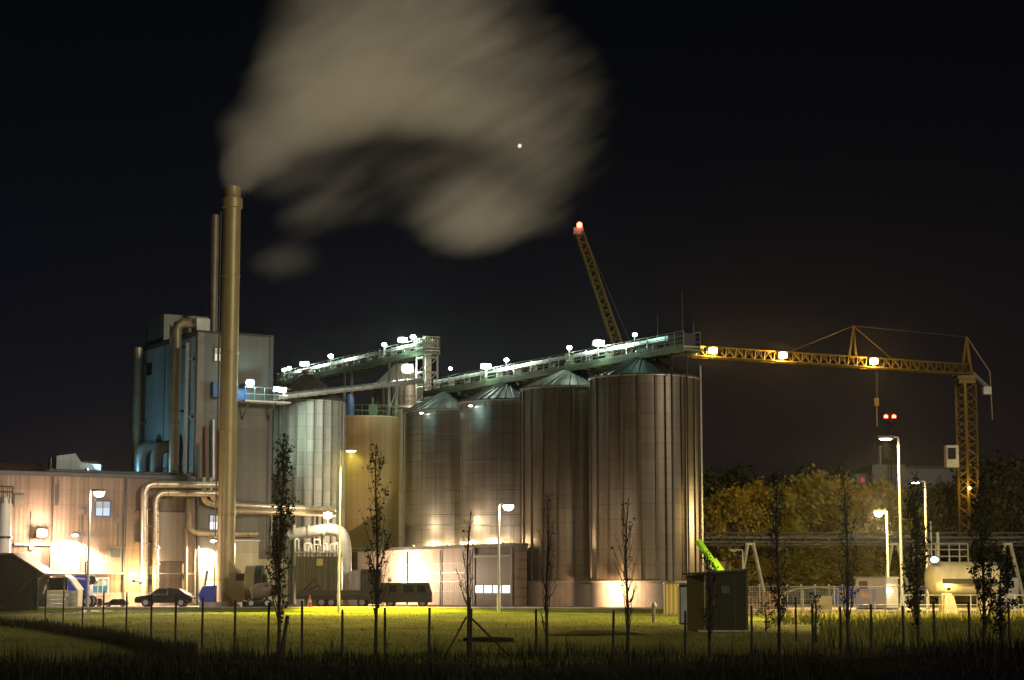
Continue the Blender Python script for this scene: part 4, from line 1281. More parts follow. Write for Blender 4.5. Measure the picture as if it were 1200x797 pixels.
# lawn: dark disc and low dark patch
p = pt(572, 750, 64)
t = thing('lawn_disc', 'dark round disc in the lawn beside the staked bare tree', 'disc', (p.x, 64, .03))
b = MB(); b.lathe([(0, .03), (.62, .03), (.62, .0)], 24); b.build('lid', M['black'], t)
b = MB(); b.lathe([(.63, -.05), (.63, .06), (.80, .06), (.85, -.05)], 24); b.build('rim', M['dark_lawn'], t)
p = pt(690, 743, 72)
t = thing('lawn_shade', 'low dark patch standing in for shade on the lawn before the floodlit silo base', 'shade patch', (p.x, 72, .0))  # shadow on the lawn, put in as a low dark sheet
b = MB()
n = 28
b.add([(0, 0, .16)] + [((1.9 + .3 * sin(3 * a + 1)) * r_ * cos(a), (1.4 + .2 * sin(2 * a)) * r_ * sin(a), .13 * (1 - r_ ** 2) + .02) for r_ in (.5, 1) for a in [2 * pi * i / n for i in range(n)]],
      [(0, 1 + i, 1 + (i + 1) % n) for i in range(n)] + [(1 + i, 1 + n + i, 1 + n + (i + 1) % n, 1 + (i + 1) % n) for i in range(n)])
b.build('shade_patch', M['dark_lawn'], t, True)
p = pt(766, 728, 96)
t = thing('drain_post', 'short pale marker post with a cap beside the dark patch of shade', 'post', (p.x, 96, 0))
b = MB(); b.lathe([(.08, 0), (.08, .75), (0, .75)], 10); b.build('post', M['concrete'], t)
b = MB(); b.lathe([(.14, .75), (.16, .80), (.10, .95), (0, .98)], 10); b.build('cap', M['steel_pale'], t)

# ------------------------------------------------------------------ lamps
def floodlight(label, loc, aim, key, col, power, s=.5, kind='POINT', cone=150, group='floodlights of the plant', off=.35, stem=None, name='floodlight', ls=.12, laim=None, bank=0):
    loc, aim = Vector(loc), Vector(aim).normalized()
    t = thing(name, label, 'floodlight', loc, atan2(aim.y, aim.x) - pi / 2, group)
    b = MB()
    el = math.asin(max(-1, min(1, aim.z)))
    R3 = Matrix.Rotation(el, 3, 'X')                 # local +Y is the aim
    def tf(m):
        m.v = [tuple(R3 @ Vector(v)) for v in m.v]; return m
    b.add([(x * s * k, y, z * s * .75 * k) for y, k in ((-s * .5, .35), (0, .58)) for x, z in ((-1, -1), (1, -1), (1, 1), (-1, 1))],
          [(0, 1, 2, 3), (4, 5, 6, 7)] + [(i, (i + 1) % 4, 4 + (i + 1) % 4, 4 + i) for i in range(4)])
    h = tf(b).build('housing', M['dark_trim'], t)
    b = MB()
    n = 20
    prof = [(1, .01), (.9, .10), (.6, .2), (0.01, .26)]
    b.add([(r * s * .55 * cos(2 * pi * i / n), y * s, r * s * .42 * sin(2 * pi * i / n)) for r, y in prof for i in range(n)],
          [(k * n + i, k * n + (i + 1) % n, (k + 1) * n + (i + 1) % n, (k + 1) * n + i) for k in range(3) for i in range(n)])
    if bank:                                          # a bank of rectangular floods side by side
        b = MB()
        for i in range(bank):
            xc = (i - (bank - 1) / 2) * s * .72
            b.box(xc - s * .33, xc + s * .33, s * .005, s * .06, -s * .30, s * .30)
        tf(b).build('lens', G[key], t)
        b = MB(); b.box(-s * .36 * bank - .04, s * .36 * bank + .04, -s * .30, -.003, -s * .36, s * .36); tf(b).build('bank_frame', M['dark_trim'], t)
    else:
        tf(b).build('lens', G[key], t, True)
    if stem is not None:
        b = MB(); b.tube([(0, -s * .3, 0), (0, -s * .3, stem)], .035, 6); b.build('stem', M['steel'], t)
    if power:
        a_l = Vector((0, cos(el), sin(el)))
        la = a_l
        if laim is not None: la = Matrix.Rotation(-t.rotation_euler.z, 3, 'Z') @ Vector(laim)
        lamp(t, kind, a_l * (off + s * .3), power, col, la, ls, cone)
    return t

def street_lamp(label, px, py_top, d, arm_px, key, col, power, zb, rise=.0, cone=165, aim=(0, 0, -1), s=1.0, flatlens=True, pole_m='steel_pale', tiltl=0.0):
    base = pt(px, 700, d); top = pt(px, py_top, d).z
    t = thing('street_lamp', label, 'street lamp', (base.x, d, zb), 0, 'street lamps around the site')
    H = top - zb
    dx = arm_px * d / 2318
    b = MB(); b.tube([(0, 0, 0), (0, 0, 1.2), (0, 0, 1.3), (0, 0, H)], [.11 * s, .11 * s, .085 * s, .06 * s], 12); b.build('pole', M[pole_m], t, True)
    b = MB(); b.tube(path_round([(0, 0, H - .05), (0, 0, H + .12), (dx * .7, -.08, H + .12 + rise)], .15), .04 * s, 8); b.build('arm', M[pole_m], t, True)
    b = MB(); sg = 1 if dx > 0 else -1
    b.add([(dx * .55 + sg * a * s, y * s - .08, H + rise + z * s) for z, k in ((.04, 1.0), (.20, .6)) for a, y in ((-.05, -.17 * k), (.75, -.15 * k), (.75, .15 * k), (-.05, .17 * k))],
          [(0, 1, 2, 3), (4, 5, 6, 7)] + [(i, (i + 1) % 4, 4 + (i + 1) % 4, 4 + i) for i in range(4)])
    hd = b.build('lamp_head', M['door_grey'], t)
    b = MB(); n = 16
    zz = [(.24, .035), (.22, -.02 if flatlens else -.14), (.14, -.05 if flatlens else -.26), (.01, -.06 if flatlens else -.30)]
    b.add([(dx * .55 + sg * .36 * s + r * 1.4 * s * cos(2 * pi * i / n), r * .8 * s * sin(2 * pi * i / n) - .08, H + rise + z * s) for r, z in zz for i in range(n)],
          [(k * n + i, k * n + (i + 1) % n, (k + 1) * n + (i + 1) % n, (k + 1) * n + i) for k in range(3) for i in range(n)])
    b.build('lens', G[key], hd, True)
    if power:
        lamp(t, 'SPOT' if cone < 179 else 'POINT', (dx * .55 + sg * .36 * s, -.08, H + rise - (.14 if flatlens else .4) * s), power, col, aim, .12, min(cone, 178), .35)
    return t
PW = 1.0
street_lamp('white street lamp on the lawn edge before the window of the hall', 102.5, 577, 139, 7, 'pink', WHITE_PINK, 1500 * PW, 0, flatlens=False, cone=179, s=1.15)
street_lamp('tall lit pole with a shaded sodium head before the cream tank', 397, 529, 136.5, 12, 'sodium', (1, .74, .09), 95000 * PW, 0, cone=104, pole_m='steel', aim=(.1, -.72, -1))
street_lamp('white street lamp before the dark garage door', 584.5, 593, 136, 8, 'pink', WHITE_PINK, 1300 * PW, 0, flatlens=False, cone=179, s=1.1)
street_lamp('tallest lamp post shining down over the meadow below two red beacons', 1057.5, 515, 106, -14, 'sodium', SODIUM, 60000 * PW, 0, cone=160, pole_m='steel', aim=(0, .0, -1))
street_lamp('white lit post close beside the crane mast and the tank', 1087.5, 566, 150, -11, 'sodium', SODIUM, 14000 * PW, 0, cone=170, pole_m='white', aim=(-.2, .4, -1))
street_lamp('small street lamp between the pipe bridge supports with a glowing head', 1041.5, 601, 155, -8, 'pink', (1, .74, .34), 16000 * PW, 0, flatlens=False, cone=179)
street_lamp('unlit curved street lamp far off under the pipe bridge', 871, 646, 185, -12, 'off', SODIUM, 0, 0)

def wallpt(px, py, y): 
    x, z = FH.at(px, py); return FH.w(x, y, z)
out = -FH.n
floodlight('dazzling wall floodlight above the cable tray beside the pale vessel', wallpt(46, 625, -.75), out + Vector((.1, 0, -.1)), 'pink', (1, .66, .44), 2000, .7, ls=.25)
floodlight('downward wall lamp over the blown out patch of hall wall', wallpt(86, 627, -.45), Vector((0, -.25, -1)), 'pink', (1, .72, .43), 15000, .45, 'SPOT', 165, off=.2)
floodlight('wall lamp beside the louvred door of the hall', wallpt(116, 655, -.6), Vector((-.2, -.4, -.6)), 'pink', (1, .78, .55), 500, .3, off=.3)
floodlight('low flood lamp at the foot of the lagged pipes', wallpt(158, 682, -1.3), Vector((.1, .3, 1)), 'sodium', (1, .64, .22), 1500, .3, off=.25)
floodlight('wall lamp hidden behind the chimney shaft', wallpt(247, 634, -.6), Vector((0, -.3, -1)), 'pink', (1, .72, .42), 16000, .45, 'SPOT', 165, off=.25)
floodlight('ball lamp on a short stem above the elbow duct', pt(384, 604, 161.8), Vector((.1, -1, -.2)), 'pink', (1, .76, .50), 900, .62, stem=-1.2)
floodlight('lamp behind the small brown container shining on the lean-to shed wall', FSH.w(FSH.at(480, 690)[0], -3.6, 2.7), Vector((.6, .6, -.1)), 'pink', (1, .70, .46), 5200, .3, off=.35)
floodlight('wall lamp low on the concrete base of the broad silo', Vector((rows[0][0], rows[0][1], 0)) + Vector((-3.1, -4.6, 1.8)), Vector((-.1, -.6, -.5)), 'sodium', (1, .62, .32), 2200, .25, off=.35)
for f, pw in ((.30, 420), (.55, 260), (.72, 520), (.92, 180)):
    x = sx0 + (gx1 - sx0) * f
    q = FSH.w(x, .55, sz - .02)
    floodlight('low roof lamp hidden behind the ridge of the lean-to shed', q, vV * .6 + Vector((0, 0, .8)), 'sodium', (1, .72, .40), pw, .22, off=.2, group='roof lamps of the lean-to shed')
# cool lamps of the upper works
floodlight('cyan white floodlight over the blue balcony door', FK.w(FK.at(287, 450)[0], -1.1, FK.at(287, 450)[1]), Vector((.35, -1, -.25)), 'cyan', CYAN, 260, .62)
floodlight('biggest white floodlight on the balcony corner beside the ribbed silo', FK.w(FK.at(321, 458)[0], -1.2, FK.at(321, 458)[1]), Vector((.7, -.8, -.3)), 'mercury', MERCURY, 7000, .58, 'SPOT', 58, ls=.2, laim=(-.02, 1, -.30), bank=3)
floodlight('cool floodlight on the rear gantry end nearest the process tower, lower of a pair', FG2.p(341, 434) - vV * .8, Vector((.1, -1, -.15)), 'mercury', MERCURY, 70, .42, stem=-1.0)
floodlight('upper lamp of the pair beside the process tower on the rear gantry', FG2.p(347, 432) - vV * .8, Vector((.3, -1, -.15)), 'mercury', MERCURY, 70, .42, stem=-1.0)
floodlight('wide white floodlight low on the rear gantry', FG2.p(365, 427) - vV * .8, Vector((.2, -1, -.2)), 'mercury', MERCURY, 380, .62, bank=2, stem=-1.0)
floodlight('small lamp halfway along the rear gantry railing', FG2.p(396, 418) - vV * .8, Vector((.2, -1, -.2)), 'mercury', MERCURY, 170, .48, stem=-1.0)
floodlight('small lamp before the head platform on the rear gantry', FG2.p(459, 404.5) - vV * .8, Vector((.2, -1, -.2)), 'mercury', MERCURY, 160, .42, stem=-1.0)
floodlight('wide white floodlight on the head platform of the lattice tower', FG2.p(482, 399) - vV * .9, Vector((.2, -1, -.2)), 'mercury', MERCURY, 620, .62, bank=2)
floodlight('top lamp of the lattice tower', FG2.p(494, 395.5) - vV * .9, Vector((.2, -1, -.2)), 'mercury', MERCURY, 170, .46)
floodlight('dazzling floodlight halfway down the lattice tower', FG2.p(492, 433) - vV * 1.3, Vector((-.2, -1, -.3)), 'mercury', MERCURY, 700, 1.0, ls=.3)
floodlight('lamp above the gantry joint next to the lattice tower', FG1.p(537, 432.5) - vV * .8, Vector((.2, -1, -.2)), 'mercury', MERCURY, 110, .30)
floodlight('broad white floodlight over the third cone roof on the silo gantry', FG1.p(580, 430) - vV * .9, Vector((.2, -1, -.3)), 'mercury', MERCURY, 620, .62, bank=2, stem=-1.0)
floodlight('small lamp on the silo gantry just past the third cone roof', FG1.p(603, 422.5) - vV * .8, Vector((.2, -1, -.2)), 'mercury', MERCURY, 160, .36, stem=-1.0)
floodlight('small lamp on the silo gantry between the second and first cone roofs', FG1.p(677, 408) - vV * .8, Vector((.2, -1, -.2)), 'mercury', MERCURY, 170, .36, stem=-1.0)
floodlight('broad white floodlight on the silo gantry below the lattice crane boom', FG1.p(713, 403) - vV * .9, Vector((.2, -1, -.3)), 'mercury', MERCURY, 620, .62, bank=2, stem=-1.0)
floodlight('last greenish lamp on the silo gantry near its free end', FG1.p(754, 393) - vV * .8, Vector((.2, -1, -.2)), 'cyan', (.45, 1, .72), 70, .34, stem=-1.0)
floodlight('spot lamp under the eave of the smooth silo beside the dark tower', pt(494, 484, rows[3][1] - 3.95), Vector((0, -.35, -1)), 'mercury', (.85, .95, 1), 1.2, .28, off=.25)
floodlight('spot lamp under the eave between the two smooth silos', pt(551.5, 475.5, rows[2][1] - 3.2), Vector((0, -.35, -1)), 'mercury', (.85, .95, 1), 1.2, .28, off=.25)
floodlight('teal roof floodlight behind the hall parapet', FH.w(FH.at(128, 550)[0], 5.5, HT + .8), Vector((.8, .5, .55)), 'cyan', (.30, .80, 1), 700, .35, 'SPOT', 120)

# ------------------------------------------------------------------ cranes
tc_d = 226
mt = pt(1138.5, 690, tc_d)
tc = thing('tower_crane', 'yellow tower crane with a long level jib carrying three orange work lamps', 'crane', (mt.x, tc_d, 0))
zs = pt(1136, 442, tc_d).z
b = MB(); b.lattice((0, 0, 0), (0, 0, zs - .8), 1.55, .13, 1.7); b.build('mast', M['yellow'], tc)
b = MB(); b.box(-.95, .95, -.95, .95, zs - .8, zs - .3); b.box(-1.15, 1.15, -1.15, 1.15, zs - .3, zs + .1); b.build('slewing_ring', M['yellow'], tc)
jl = pt(806, 411, 207) - Vector((mt.x, tc_d, 0)); jr = Vector((.6, 0, zs + .9))
b = MB(); b.lattice(jr, jl, 1.15, .09, 1.25, tri=True); b.build('jib', M['yellow'], tc)
jt = pt(1133, 395, tc_d) - Vector((mt.x, tc_d, 0))
b = MB()
for y in (-.6, .6):
    b.beam((-.5, y, zs), (jt.x, y * .15, jt.z), .14); b.beam((.7, y, zs), (jt.x, y * .15, jt.z), .14)
b.build('cat_head', M['yellow'], tc)
af = pt(1000, 382, 218.5) - Vector((mt.x, tc_d, 0))
jdir = (jl - jr)
def jp(px):                                            # point of the jib under pixel column px
    best = min(range(201), key=lambda i: abs(gx(px, tc_d + (jr + jdir * i / 200).y) - (mt.x + (jr + jdir * i / 200).x)))
    return jr + jdir * best / 200
b = MB()
for y in (-.4, .4):
    b.beam(jp(1001) + Vector((0, y, .5)), af + Vector((0, y * .2, 0)), .10); b.beam(jp(1009) + Vector((0, y, .5)), af + Vector((0, y * .2, 0)), .10)
b.build('jib_mast', M['yellow'], tc)
b = MB()
b.tube([af, jp(1052) + Vector((0, 0, .6))], .03, 5); b.tube([af, jp(930) + Vector((0, 0, .6))], .025, 5)
b.tube([af, jt], .018, 5)
b.build('pendant_line', M['yellow'], tc)
cp_ = pt(1160, 436, tc_d) - Vector((mt.x, tc_d, 0)); cq = pt(1163, 492, tc_d) - Vector((mt.x, tc_d, 0))
b = MB(); b.tube([jt, cp_, cq], .07, 6); b.build('backstay', M['yellow'], tc)
b = MB()
c0 = Vector((.8, 0, zs + .5)); c1 = pt(1158, 455, tc_d) - Vector((mt.x, tc_d, 0))
b.beam(c0 + Vector((0, -.4, 0)), c1 + Vector((0, -.4, 0)), .2); b.beam(c0 + Vector((0, .4, 0)), c1 + Vector((0, .4, 0)), .2)
b.cbox(c1 + Vector((-.2, 0, -.3)), (.9, 1.1, .9)); b.build('counterweight', M['steel'], tc)
hk = jp(1032); hz1 = pt(1033, 467, tc_d + hk.y).z; hz2 = pt(1033, 500, tc_d + hk.y).z
b = MB(); b.tube([(hk.x, hk.y, hk.z - .5), (hk.x, hk.y, hz1)], .03, 5); b.tube([(hk.x + .25, hk.y, hk.z - .5), (hk.x + .1, hk.y, hz1)], .03, 5); b.build('hoist_rope', M['black'], tc)
b = MB(); b.cbox((hk.x, hk.y, hz1 - .4), (.5, .35, .9)); b.tube([(hk.x, hk.y, hz1 - .8), (hk.x, hk.y, hz2)], .07, 6); b.build('hook_block', M['yellow'], tc)
cb = pt(1115, 535, tc_d) - Vector((mt.x, tc_d, 0))
b = MB(); b.cbox(cb, (1.4, 1.3, 2.5)); cbo = b.build('operator_cabin', M['steel_pale'], tc)
b = MB(); b.cbox(cb + Vector((-.1, -.68, .3)), (.9, .05, 1.3)); b.build('window', M['glass_dark'], cbo)
b = MB(); b.box(-2.4, 2.4, -2.4, 2.4, 0, .8); b.build('foundation', M['concrete'], tc)
for i, (px, dxx) in enumerate(((838, 'outermost orange work lamp near the tip of the tower crane jib'), (922, 'middle orange work lamp on the tower crane jib'), (1029, 'orange work lamp over the hoist rope of the tower crane'))):
    p = jp(px) + Vector((mt.x, tc_d, 0)) + Vector((0, -.75, .1))
    floodlight(dxx, p, Vector((0, -1, -.25)), 'sodium', (1, .58, .12), 2200, .85, group='work lamps on the tower crane jib', ls=.25)
floodlight('orange lamp fixed low on the crane mast behind the tank', pt(1136, 572, tc_d - 1.4), Vector((-.3, -1, -.1)), 'sodium', (1, .58, .12), 420, .3, off=.45)

lb_d = 196
bt, bb = pt(679, 273, lb_d), pt(800, 630, lb_d)
lc = thing('crawler_crane', 'yellow lattice boom crane rising behind the silos with a red beacon', 'crane', (bb.x, lb_d, 0))
b = MB(); b.lattice(Vector((0, 0, bb.z - .0)), bt - Vector((bb.x, lb_d, 0)), 1.15, .10, 1.5, up=Vector((0, 1, 0)), taper=.62); b.build('boom', M['yellow'], lc)
b = MB(); b.box(-.8, 4.6, -1.4, 1.4, 1.3, 4.2); b.box(3.2, 5.2, -1.6, 1.6, 1.3, 3.2); b.build('upper_works', M['yellow'], lc)
for y in (-2.0, 2.0):
    b = MB(); b.prism([(-2.4, .5), (-1.9, 0), (3.6, 0), (4.1, .5), (3.6, 1.1), (-1.9, 1.1)], y - .4, y + .4); b.build('crawler_track', M['black'], lc)
tp = bt - Vector((bb.x, lb_d, 0))
b = MB(); b.cbox(tp + Vector((-.1, 0, .15)), (1.0, .6, .7)); b.build('boom_head', M['steel'], lc)
b = MB(); b.tube([tp + Vector((-.4, 0, .4)), (tp.x - .45, 0, 6)], .025, 5) if False else b.tube([tp + Vector((.3, 0, .3)), (4.0, 0, 4.2)], .03, 5); b.build('pendant_line', M['black'], lc)
b = MB(); b.lathe([(0.01, -.22), (.26, -.2), (.28, .1), (.15, .28), (0.01, .3)], 16, c=(tp.x, tp.y - .3)); b.v = [(x, y, z + tp.z + .75) for x, y, z in b.v]; b.build('beacon', G['red'], lc, True)
lamp(lc, 'POINT', (tp.x, -1.0, tp.z + .8), 30, (1, .05, .03), None, .15)

# twin red beacons on a slim dark mast
md = 245
mp_ = pt(1048, 690, md)
rm = thing('beacon_mast', 'slim dark lattice mast carrying two red beacons above the tallest lamp post', 'mast', (mp_.x, md, 0))
zm = pt(1048, 489, md).z
b = MB(); b.lattice((0, 0, 0), (0, 0, zm - .2), .6, .05, 1.2); b.box(-.75, .75, -.1, .1, zm - .25, zm - .1); b.build('mast', M['black'], rm)
for x in (-.52, .48):
    b = MB(); b.lathe([(.01, -.1), (.24, -.1), (.25, .2), (.01, .35)], 14, c=(x, 0)); b.v = [(a, y, z + zm) for a, y, z in b.v]; b.build('beacon', G['red'], rm, True)

# far building behind the trees
fb_ = pt(1001, 572, 330); fe = pt(1128, 572, 330)
t = thing('distant_block', 'dim grey industrial block rising beyond the treetops', 'building', (fb_.x, 330, 0))
w = fe.x - fb_.x; z1 = pt(1040, 545, 330).z; z2 = pt(1100, 549, 330).z
b = MB(); b.box(0, w * .16, 0, 15, 0, pt(1008, 556, 330).z); b.box(w * .16 + .01, w * .46, -1, 15, 0, z1); b.box(w * .46 + .01, w, 0, 15, 0, z2); b.build('wall', M['far_wall'], t)
b = MB(); b.box(-.2, w * .16, -.2, 15.2, pt(1008, 556, 330).z, pt(1008, 555, 330).z); b.box(w * .46, w + .2, -.2, 15.2, z2, z2 + .4); b.build('roof', M['roof_dark'], t)
b = MB(); b.tube([(w * .28, 4, z1), (w * .28, 4, z1 + 3.5)], .35, 10); b.build('chimney', M['far_wall'], t)
q = pt(1011, 563, 328); b = MB(); b.lathe([(.01, -.3), (.3, -.3), (.3, .3), (.01, .5)], 14, c=(q.x - fb_.x, -2)); b.v = [(x, y, z + q.z) for x, y, z in b.v]; b.build('beacon', G['dull_red'], t, True)

# ------------------------------------------------------------------ pipe bridge with A-frame supports
pbd = 190
pb0, pb1 = pt(800, 632, pbd), pt(1290, 637, pbd)
pbr = thing('pipe_bridge', 'long grey truss pipe bridge crossing before the trees on pale splayed legs', 'pipe bridge', (pb0.x, pbd, 0))
L_ = pb1.x - pb0.x; zb_ = pb0.z
b = MB(); b.lattice((0, 0, zb_), (L_, 0, zb_), 1.2, .07, 1.6); b.build('truss', M['bridge_steel'], pbr)
for z, y, r in ((.15, -.25, .14), (.12, .2, .18), (-.28, 0, .12)):
    b = MB(); b.tube([(0, y, zb_ + z), (L_, y, zb_ + z)], r, 10); b.build('pipe', M['bridge_steel'], pbr, True)
for px in (879, 1048, 1180):
    x = gx(px, pbd) - pb0.x
    for s in (-1, 1):
        b = MB(); b.beam((x + s * .25, -.8, pt(px, 637, pbd).z), (x + s * 1.45, -1.0, 0), .24); b.build('support_leg', M['bridge_leg'], pbr)
    b = MB(); b.box(x - .45, x + .45, -.9, .9, pt(px, 639, pbd).z, pt(px, 636.5, pbd).z); b.build('cross_head', M['bridge_leg'], pbr)

# lime green boom of a loader behind the kiosk
ld = 124
l0, l1 = pt(820, 637, ld), pt(846, 674, ld)
lo = thing('telehandler', 'lime green telescopic loader boom poking out above the kiosk roof', 'loader', (l1.x, ld, 0))
a_ = l0 - Vector((l1.x, ld, 0)); c_ = l1 - Vector((l1.x, ld, 0))
b = MB(); b.beam(a_ + (a_ - c_) * .1, c_, .30); b.beam(a_ * .45 + c_ * .55, c_ + (c_ - a_) * .15, .46); b.build('boom', M['lime'], lo)
b = MB(); b.tube([a_ * .55 + c_ * .45 + Vector((-.22, -.05, -.1)), c_ + Vector((-.25, -.05, -.15))], .06, 8); b.build('hydraulic_ram', M['steel'], lo)
b = MB(); b.prism([(-1.0, .6), (-1.0, 1.2), (-.3, 1.5), (1.0, 1.5), (1.0, .6)], -.2, 1.6); b.build('body', M['lime'], lo)
b = MB(); b.box(-.7, .2, .8, 1.7, 1.5, 2.3); b.build('cab', M['glass_dark'], lo)
for x in (-.65, .65):
    for y in (-.25, 1.65): wheel(lo, x, y, .5, .35)
floodlight('work lamp lighting the lime green loader boom', pt(838, 690, ld - 3.5), Vector((-.1, .7, .6)), 'mercury', (.9, 1, .75), 110, .25, off=.3)

# ------------------------------------------------------------------ gas tank and the fenced compound at the right
gd_ = 128
sg = gd_ / 2318
c0 = pt(1129, 678, gd_)
t = thing('gas_tank', 'cream horizontal gas tank on legs behind the leafy young trees', 'tank', (c0.x, gd_, 0))
r = 19.5 * sg; hl = 45 * sg - r * .55; zc = c0.z
b = MB()
prof = [(r * sin(a), -hl - r * .55 * cos(a)) for a in [pi / 2 * i / 8 for i in range(9)]] + [(r * sin(a), hl + r * .55 * -cos(a)) for a in [pi / 2 + pi / 2 * i / 8 for i in range(9)]]
prof = [(max(a, .001), z) for a, z in prof]
b.lathe(prof, 40); b.v = [(z, y, x + zc) for x, y, z in b.v]
b.build('shell', M['tankwhite'], t, True)
for x in (-hl * .75, hl * .55):
    b = MB(); b.box(x - .12, x + .55, -.5, .5, 0, zc - r * .75); b.build('leg', M['tankwhite'], t)
b = MB(); b.box(-hl * .85, hl * .95, -r - .35, -r - .1, zc - .35, zc - .02); b.build('walkway', M['dark_trim'], t)
b = MB(); 
for px in (1070, 1078, 1088, 1096, 1112, 1124, 1134):
    x = (px - 1129) * sg
    b.tube([(x, -.3, zc + r * .8), (x, -.3, zc + r + 1.15)], .04, 5)
for z in (.35, .78, 1.15): b.tube([((1070 - 1129) * sg, -.3, zc + r + z), ((1134 - 1129) * sg, -.3, zc + r + z)], .035, 5)
b.build('guard_rail', M['steel_pale'], t)
b = MB(); b.tube([((1100 - 1129) * sg, 0, zc + r * .9), ((1100 - 1129) * sg, 0, zc + r + 1.9)], .10, 8); b.tube([((1093 - 1129) * sg, .2, zc + r * .9), ((1093 - 1129) * sg, .2, zc + r + 2.6)], .05, 8); b.build('vent_pipe', M['white'], t)
b = MB(); b.prism([(-hl * .8, 0), (-hl * .3, 0), (-hl * .45, 1.1), (-hl * .75, 1.25)], -.9, -.3); b.build('valve_cover', M['tankwhite'], t)
floodlight('bluish lamp on top of the cream gas tank', (pt(1095, 656, gd_ - r - .5)), Vector((-.1, -1, -.15)), 'cyan', (.9, .9, .9), 6, .42)
floodlight('sodium lamp lighting the underside of the gas tank', (pt(1112, 690, gd_ - 1.6)), Vector((.1, .8, .5)), 'sodium', SODIUM, 90, .2, off=.3)

# lit white cabin, banner, pallets, barrier, mesh fence
d = 150
p, q = pt(1003, 706, d), pt(1040, 678, d)
t = thing('white_cabin', 'white portable cabin with one dazzling end wall inside the mesh fence', 'cabin', (p.x, d, 0), -.6)
w, h = (q.x - p.x) * 1.02, q.z
b = MB(); b.box(0, w, 0, 2.2, .15, h); b.build('wall', M['white'], t)
b = MB(); b.box(-.08, w + .08, -.1, 2.3, h, h + .12); b.build('roof', M['steel_pale'], t)
b = MB(); b.box(.3, 1.0, -.03, -.003, .2, h - .2); b.build('door', M['door_grey'], t)
b = MB(); b.box(0, w, .1, 2.1, 0, .145); b.build('skid', M['dark_trim'], t)
floodlight('lamp aimed at the end wall of the white cabin', pt(1046, 693, d - 1.0), Vector((-1, .1, .0)), 'pink', (1, .95, .9), 2600, .22, off=.3)
p, q = pt(979, 710, 142), pt(1001, 689, 142)
t = thing('advertising_banner', 'blue banner with orange patches tied to the mesh fence', 'banner', (p.x, 142, 0))
w, z0, z1 = q.x - p.x, p.z, q.z
b = MB(); b.box(0, w, 0, .03, z0, z1); b.build('cloth', M['blue'], t)
random.seed(3)
for cx, cz, rr_ in ((.45, .72, .28), (.85, .25, .15)):
    b = MB()
    for i in range(7):
        a = 2 * pi * i / 7
        b.cbox((w * cx + .18 * cos(a) * rr_ * 4, -.008, z0 + (z1 - z0) * cz + .18 * sin(a) * rr_ * 3), (rr_ * 1.1, .01, rr_ * .9))
    b.build('orange_patch', mat('orange_print', (.75, .33, .05), .5), t)
b = MB()
for x in (-.05, w + .02): b.tube([(x, .05, 0), (x, .05, z1 + .15)], .035, 6)
b.build('post', M['steel'], t)
t = thing('flower_hoarding', 'pale hoarding panel with faded orange print beside the blue banner', 'hoarding', (pt(1003, 708, 143).x, 143, 0))
b = MB(); b.box(0, 1.5, 0, .04, .45, 1.55); b.build('panel', mat('lilac_panel', (.34, .28, .36), .6), t)
b = MB(); b.cbox((.6, -.012, 1.15), (.55, .012, .4)); b.cbox((.95, -.012, 1.05), (.4, .014, .35)); b.build('orange_patch', mat('orange_print_faded', (.65, .34, .10), .5), t)
b = MB()
for x in (.05, 1.4): b.tube([(x, .08, 0), (x, .08, 1.6)], .035, 6)
b.build('post', M['steel'], t)
labs = ['low stack of orange brown pallets nearest the kiosk', 'taller pallet stack in the middle of the three behind the mesh fence', 'pallet stack furthest from the kiosk behind the mesh fence']
for i, (px, n) in enumerate(((876, 6), (888, 8), (899, 7))):
    p = pt(px, 706, 152)
    t = thing('pallet_stack', labs[i], 'pallets', (p.x, 152, 0), .1 * i, 'pallet stacks behind the mesh fence')
    b = MB()
    for k in range(n):
        z = k * .17
        b.box(0, .72, -.5, .5, z + .12, z + .145)
        for x in (0, .31, .62): b.box(x, x + .1, -.5, .5, z + .02, z + .118)
    b.build('pallet_boards', M['pallet'], t)
t = thing('yellow_crate', 'small pale yellow crate on the gravel between the barrier and the banner', 'crate', (pt(958, 706, 147).x, 147, 0))
b = MB(); b.box(0, 1.1, 0, .8, .05, .95); b.build('body', mat('pale_yellow_paint', (.50, .42, .12), .6), t)
b = MB(); b.box(-.04, 1.14, -.04, .84, .95, 1.03); b.box(-.02, 1.12, -.02, .82, .0, .05); b.build('rim', M['timber'], t)
hp = [pt(914, 712, 135), pt(915, 702, 135), pt(921, 694, 135), pt(935, 690, 135), pt(960, 688, 135), pt(982, 690, 135)]
hp[0].z = 0
t = thing('bent_barrier', 'pale bent pipe barrier arching over the gravel yard', 'barrier', (hp[0].x, 135, 0))
b = MB(); b.tube([p - Vector((hp[0].x, 135, 0)) for p in hp] + [(hp[-1].x - hp[0].x, 0, 0)], .05, 8); b.build('pipe', M['timber'], t, True)
b = MB(); b.tube([(1.6, 0, 0), (1.6, 0, 1.5)], .05, 8); b.build('post', M['timber'], t)
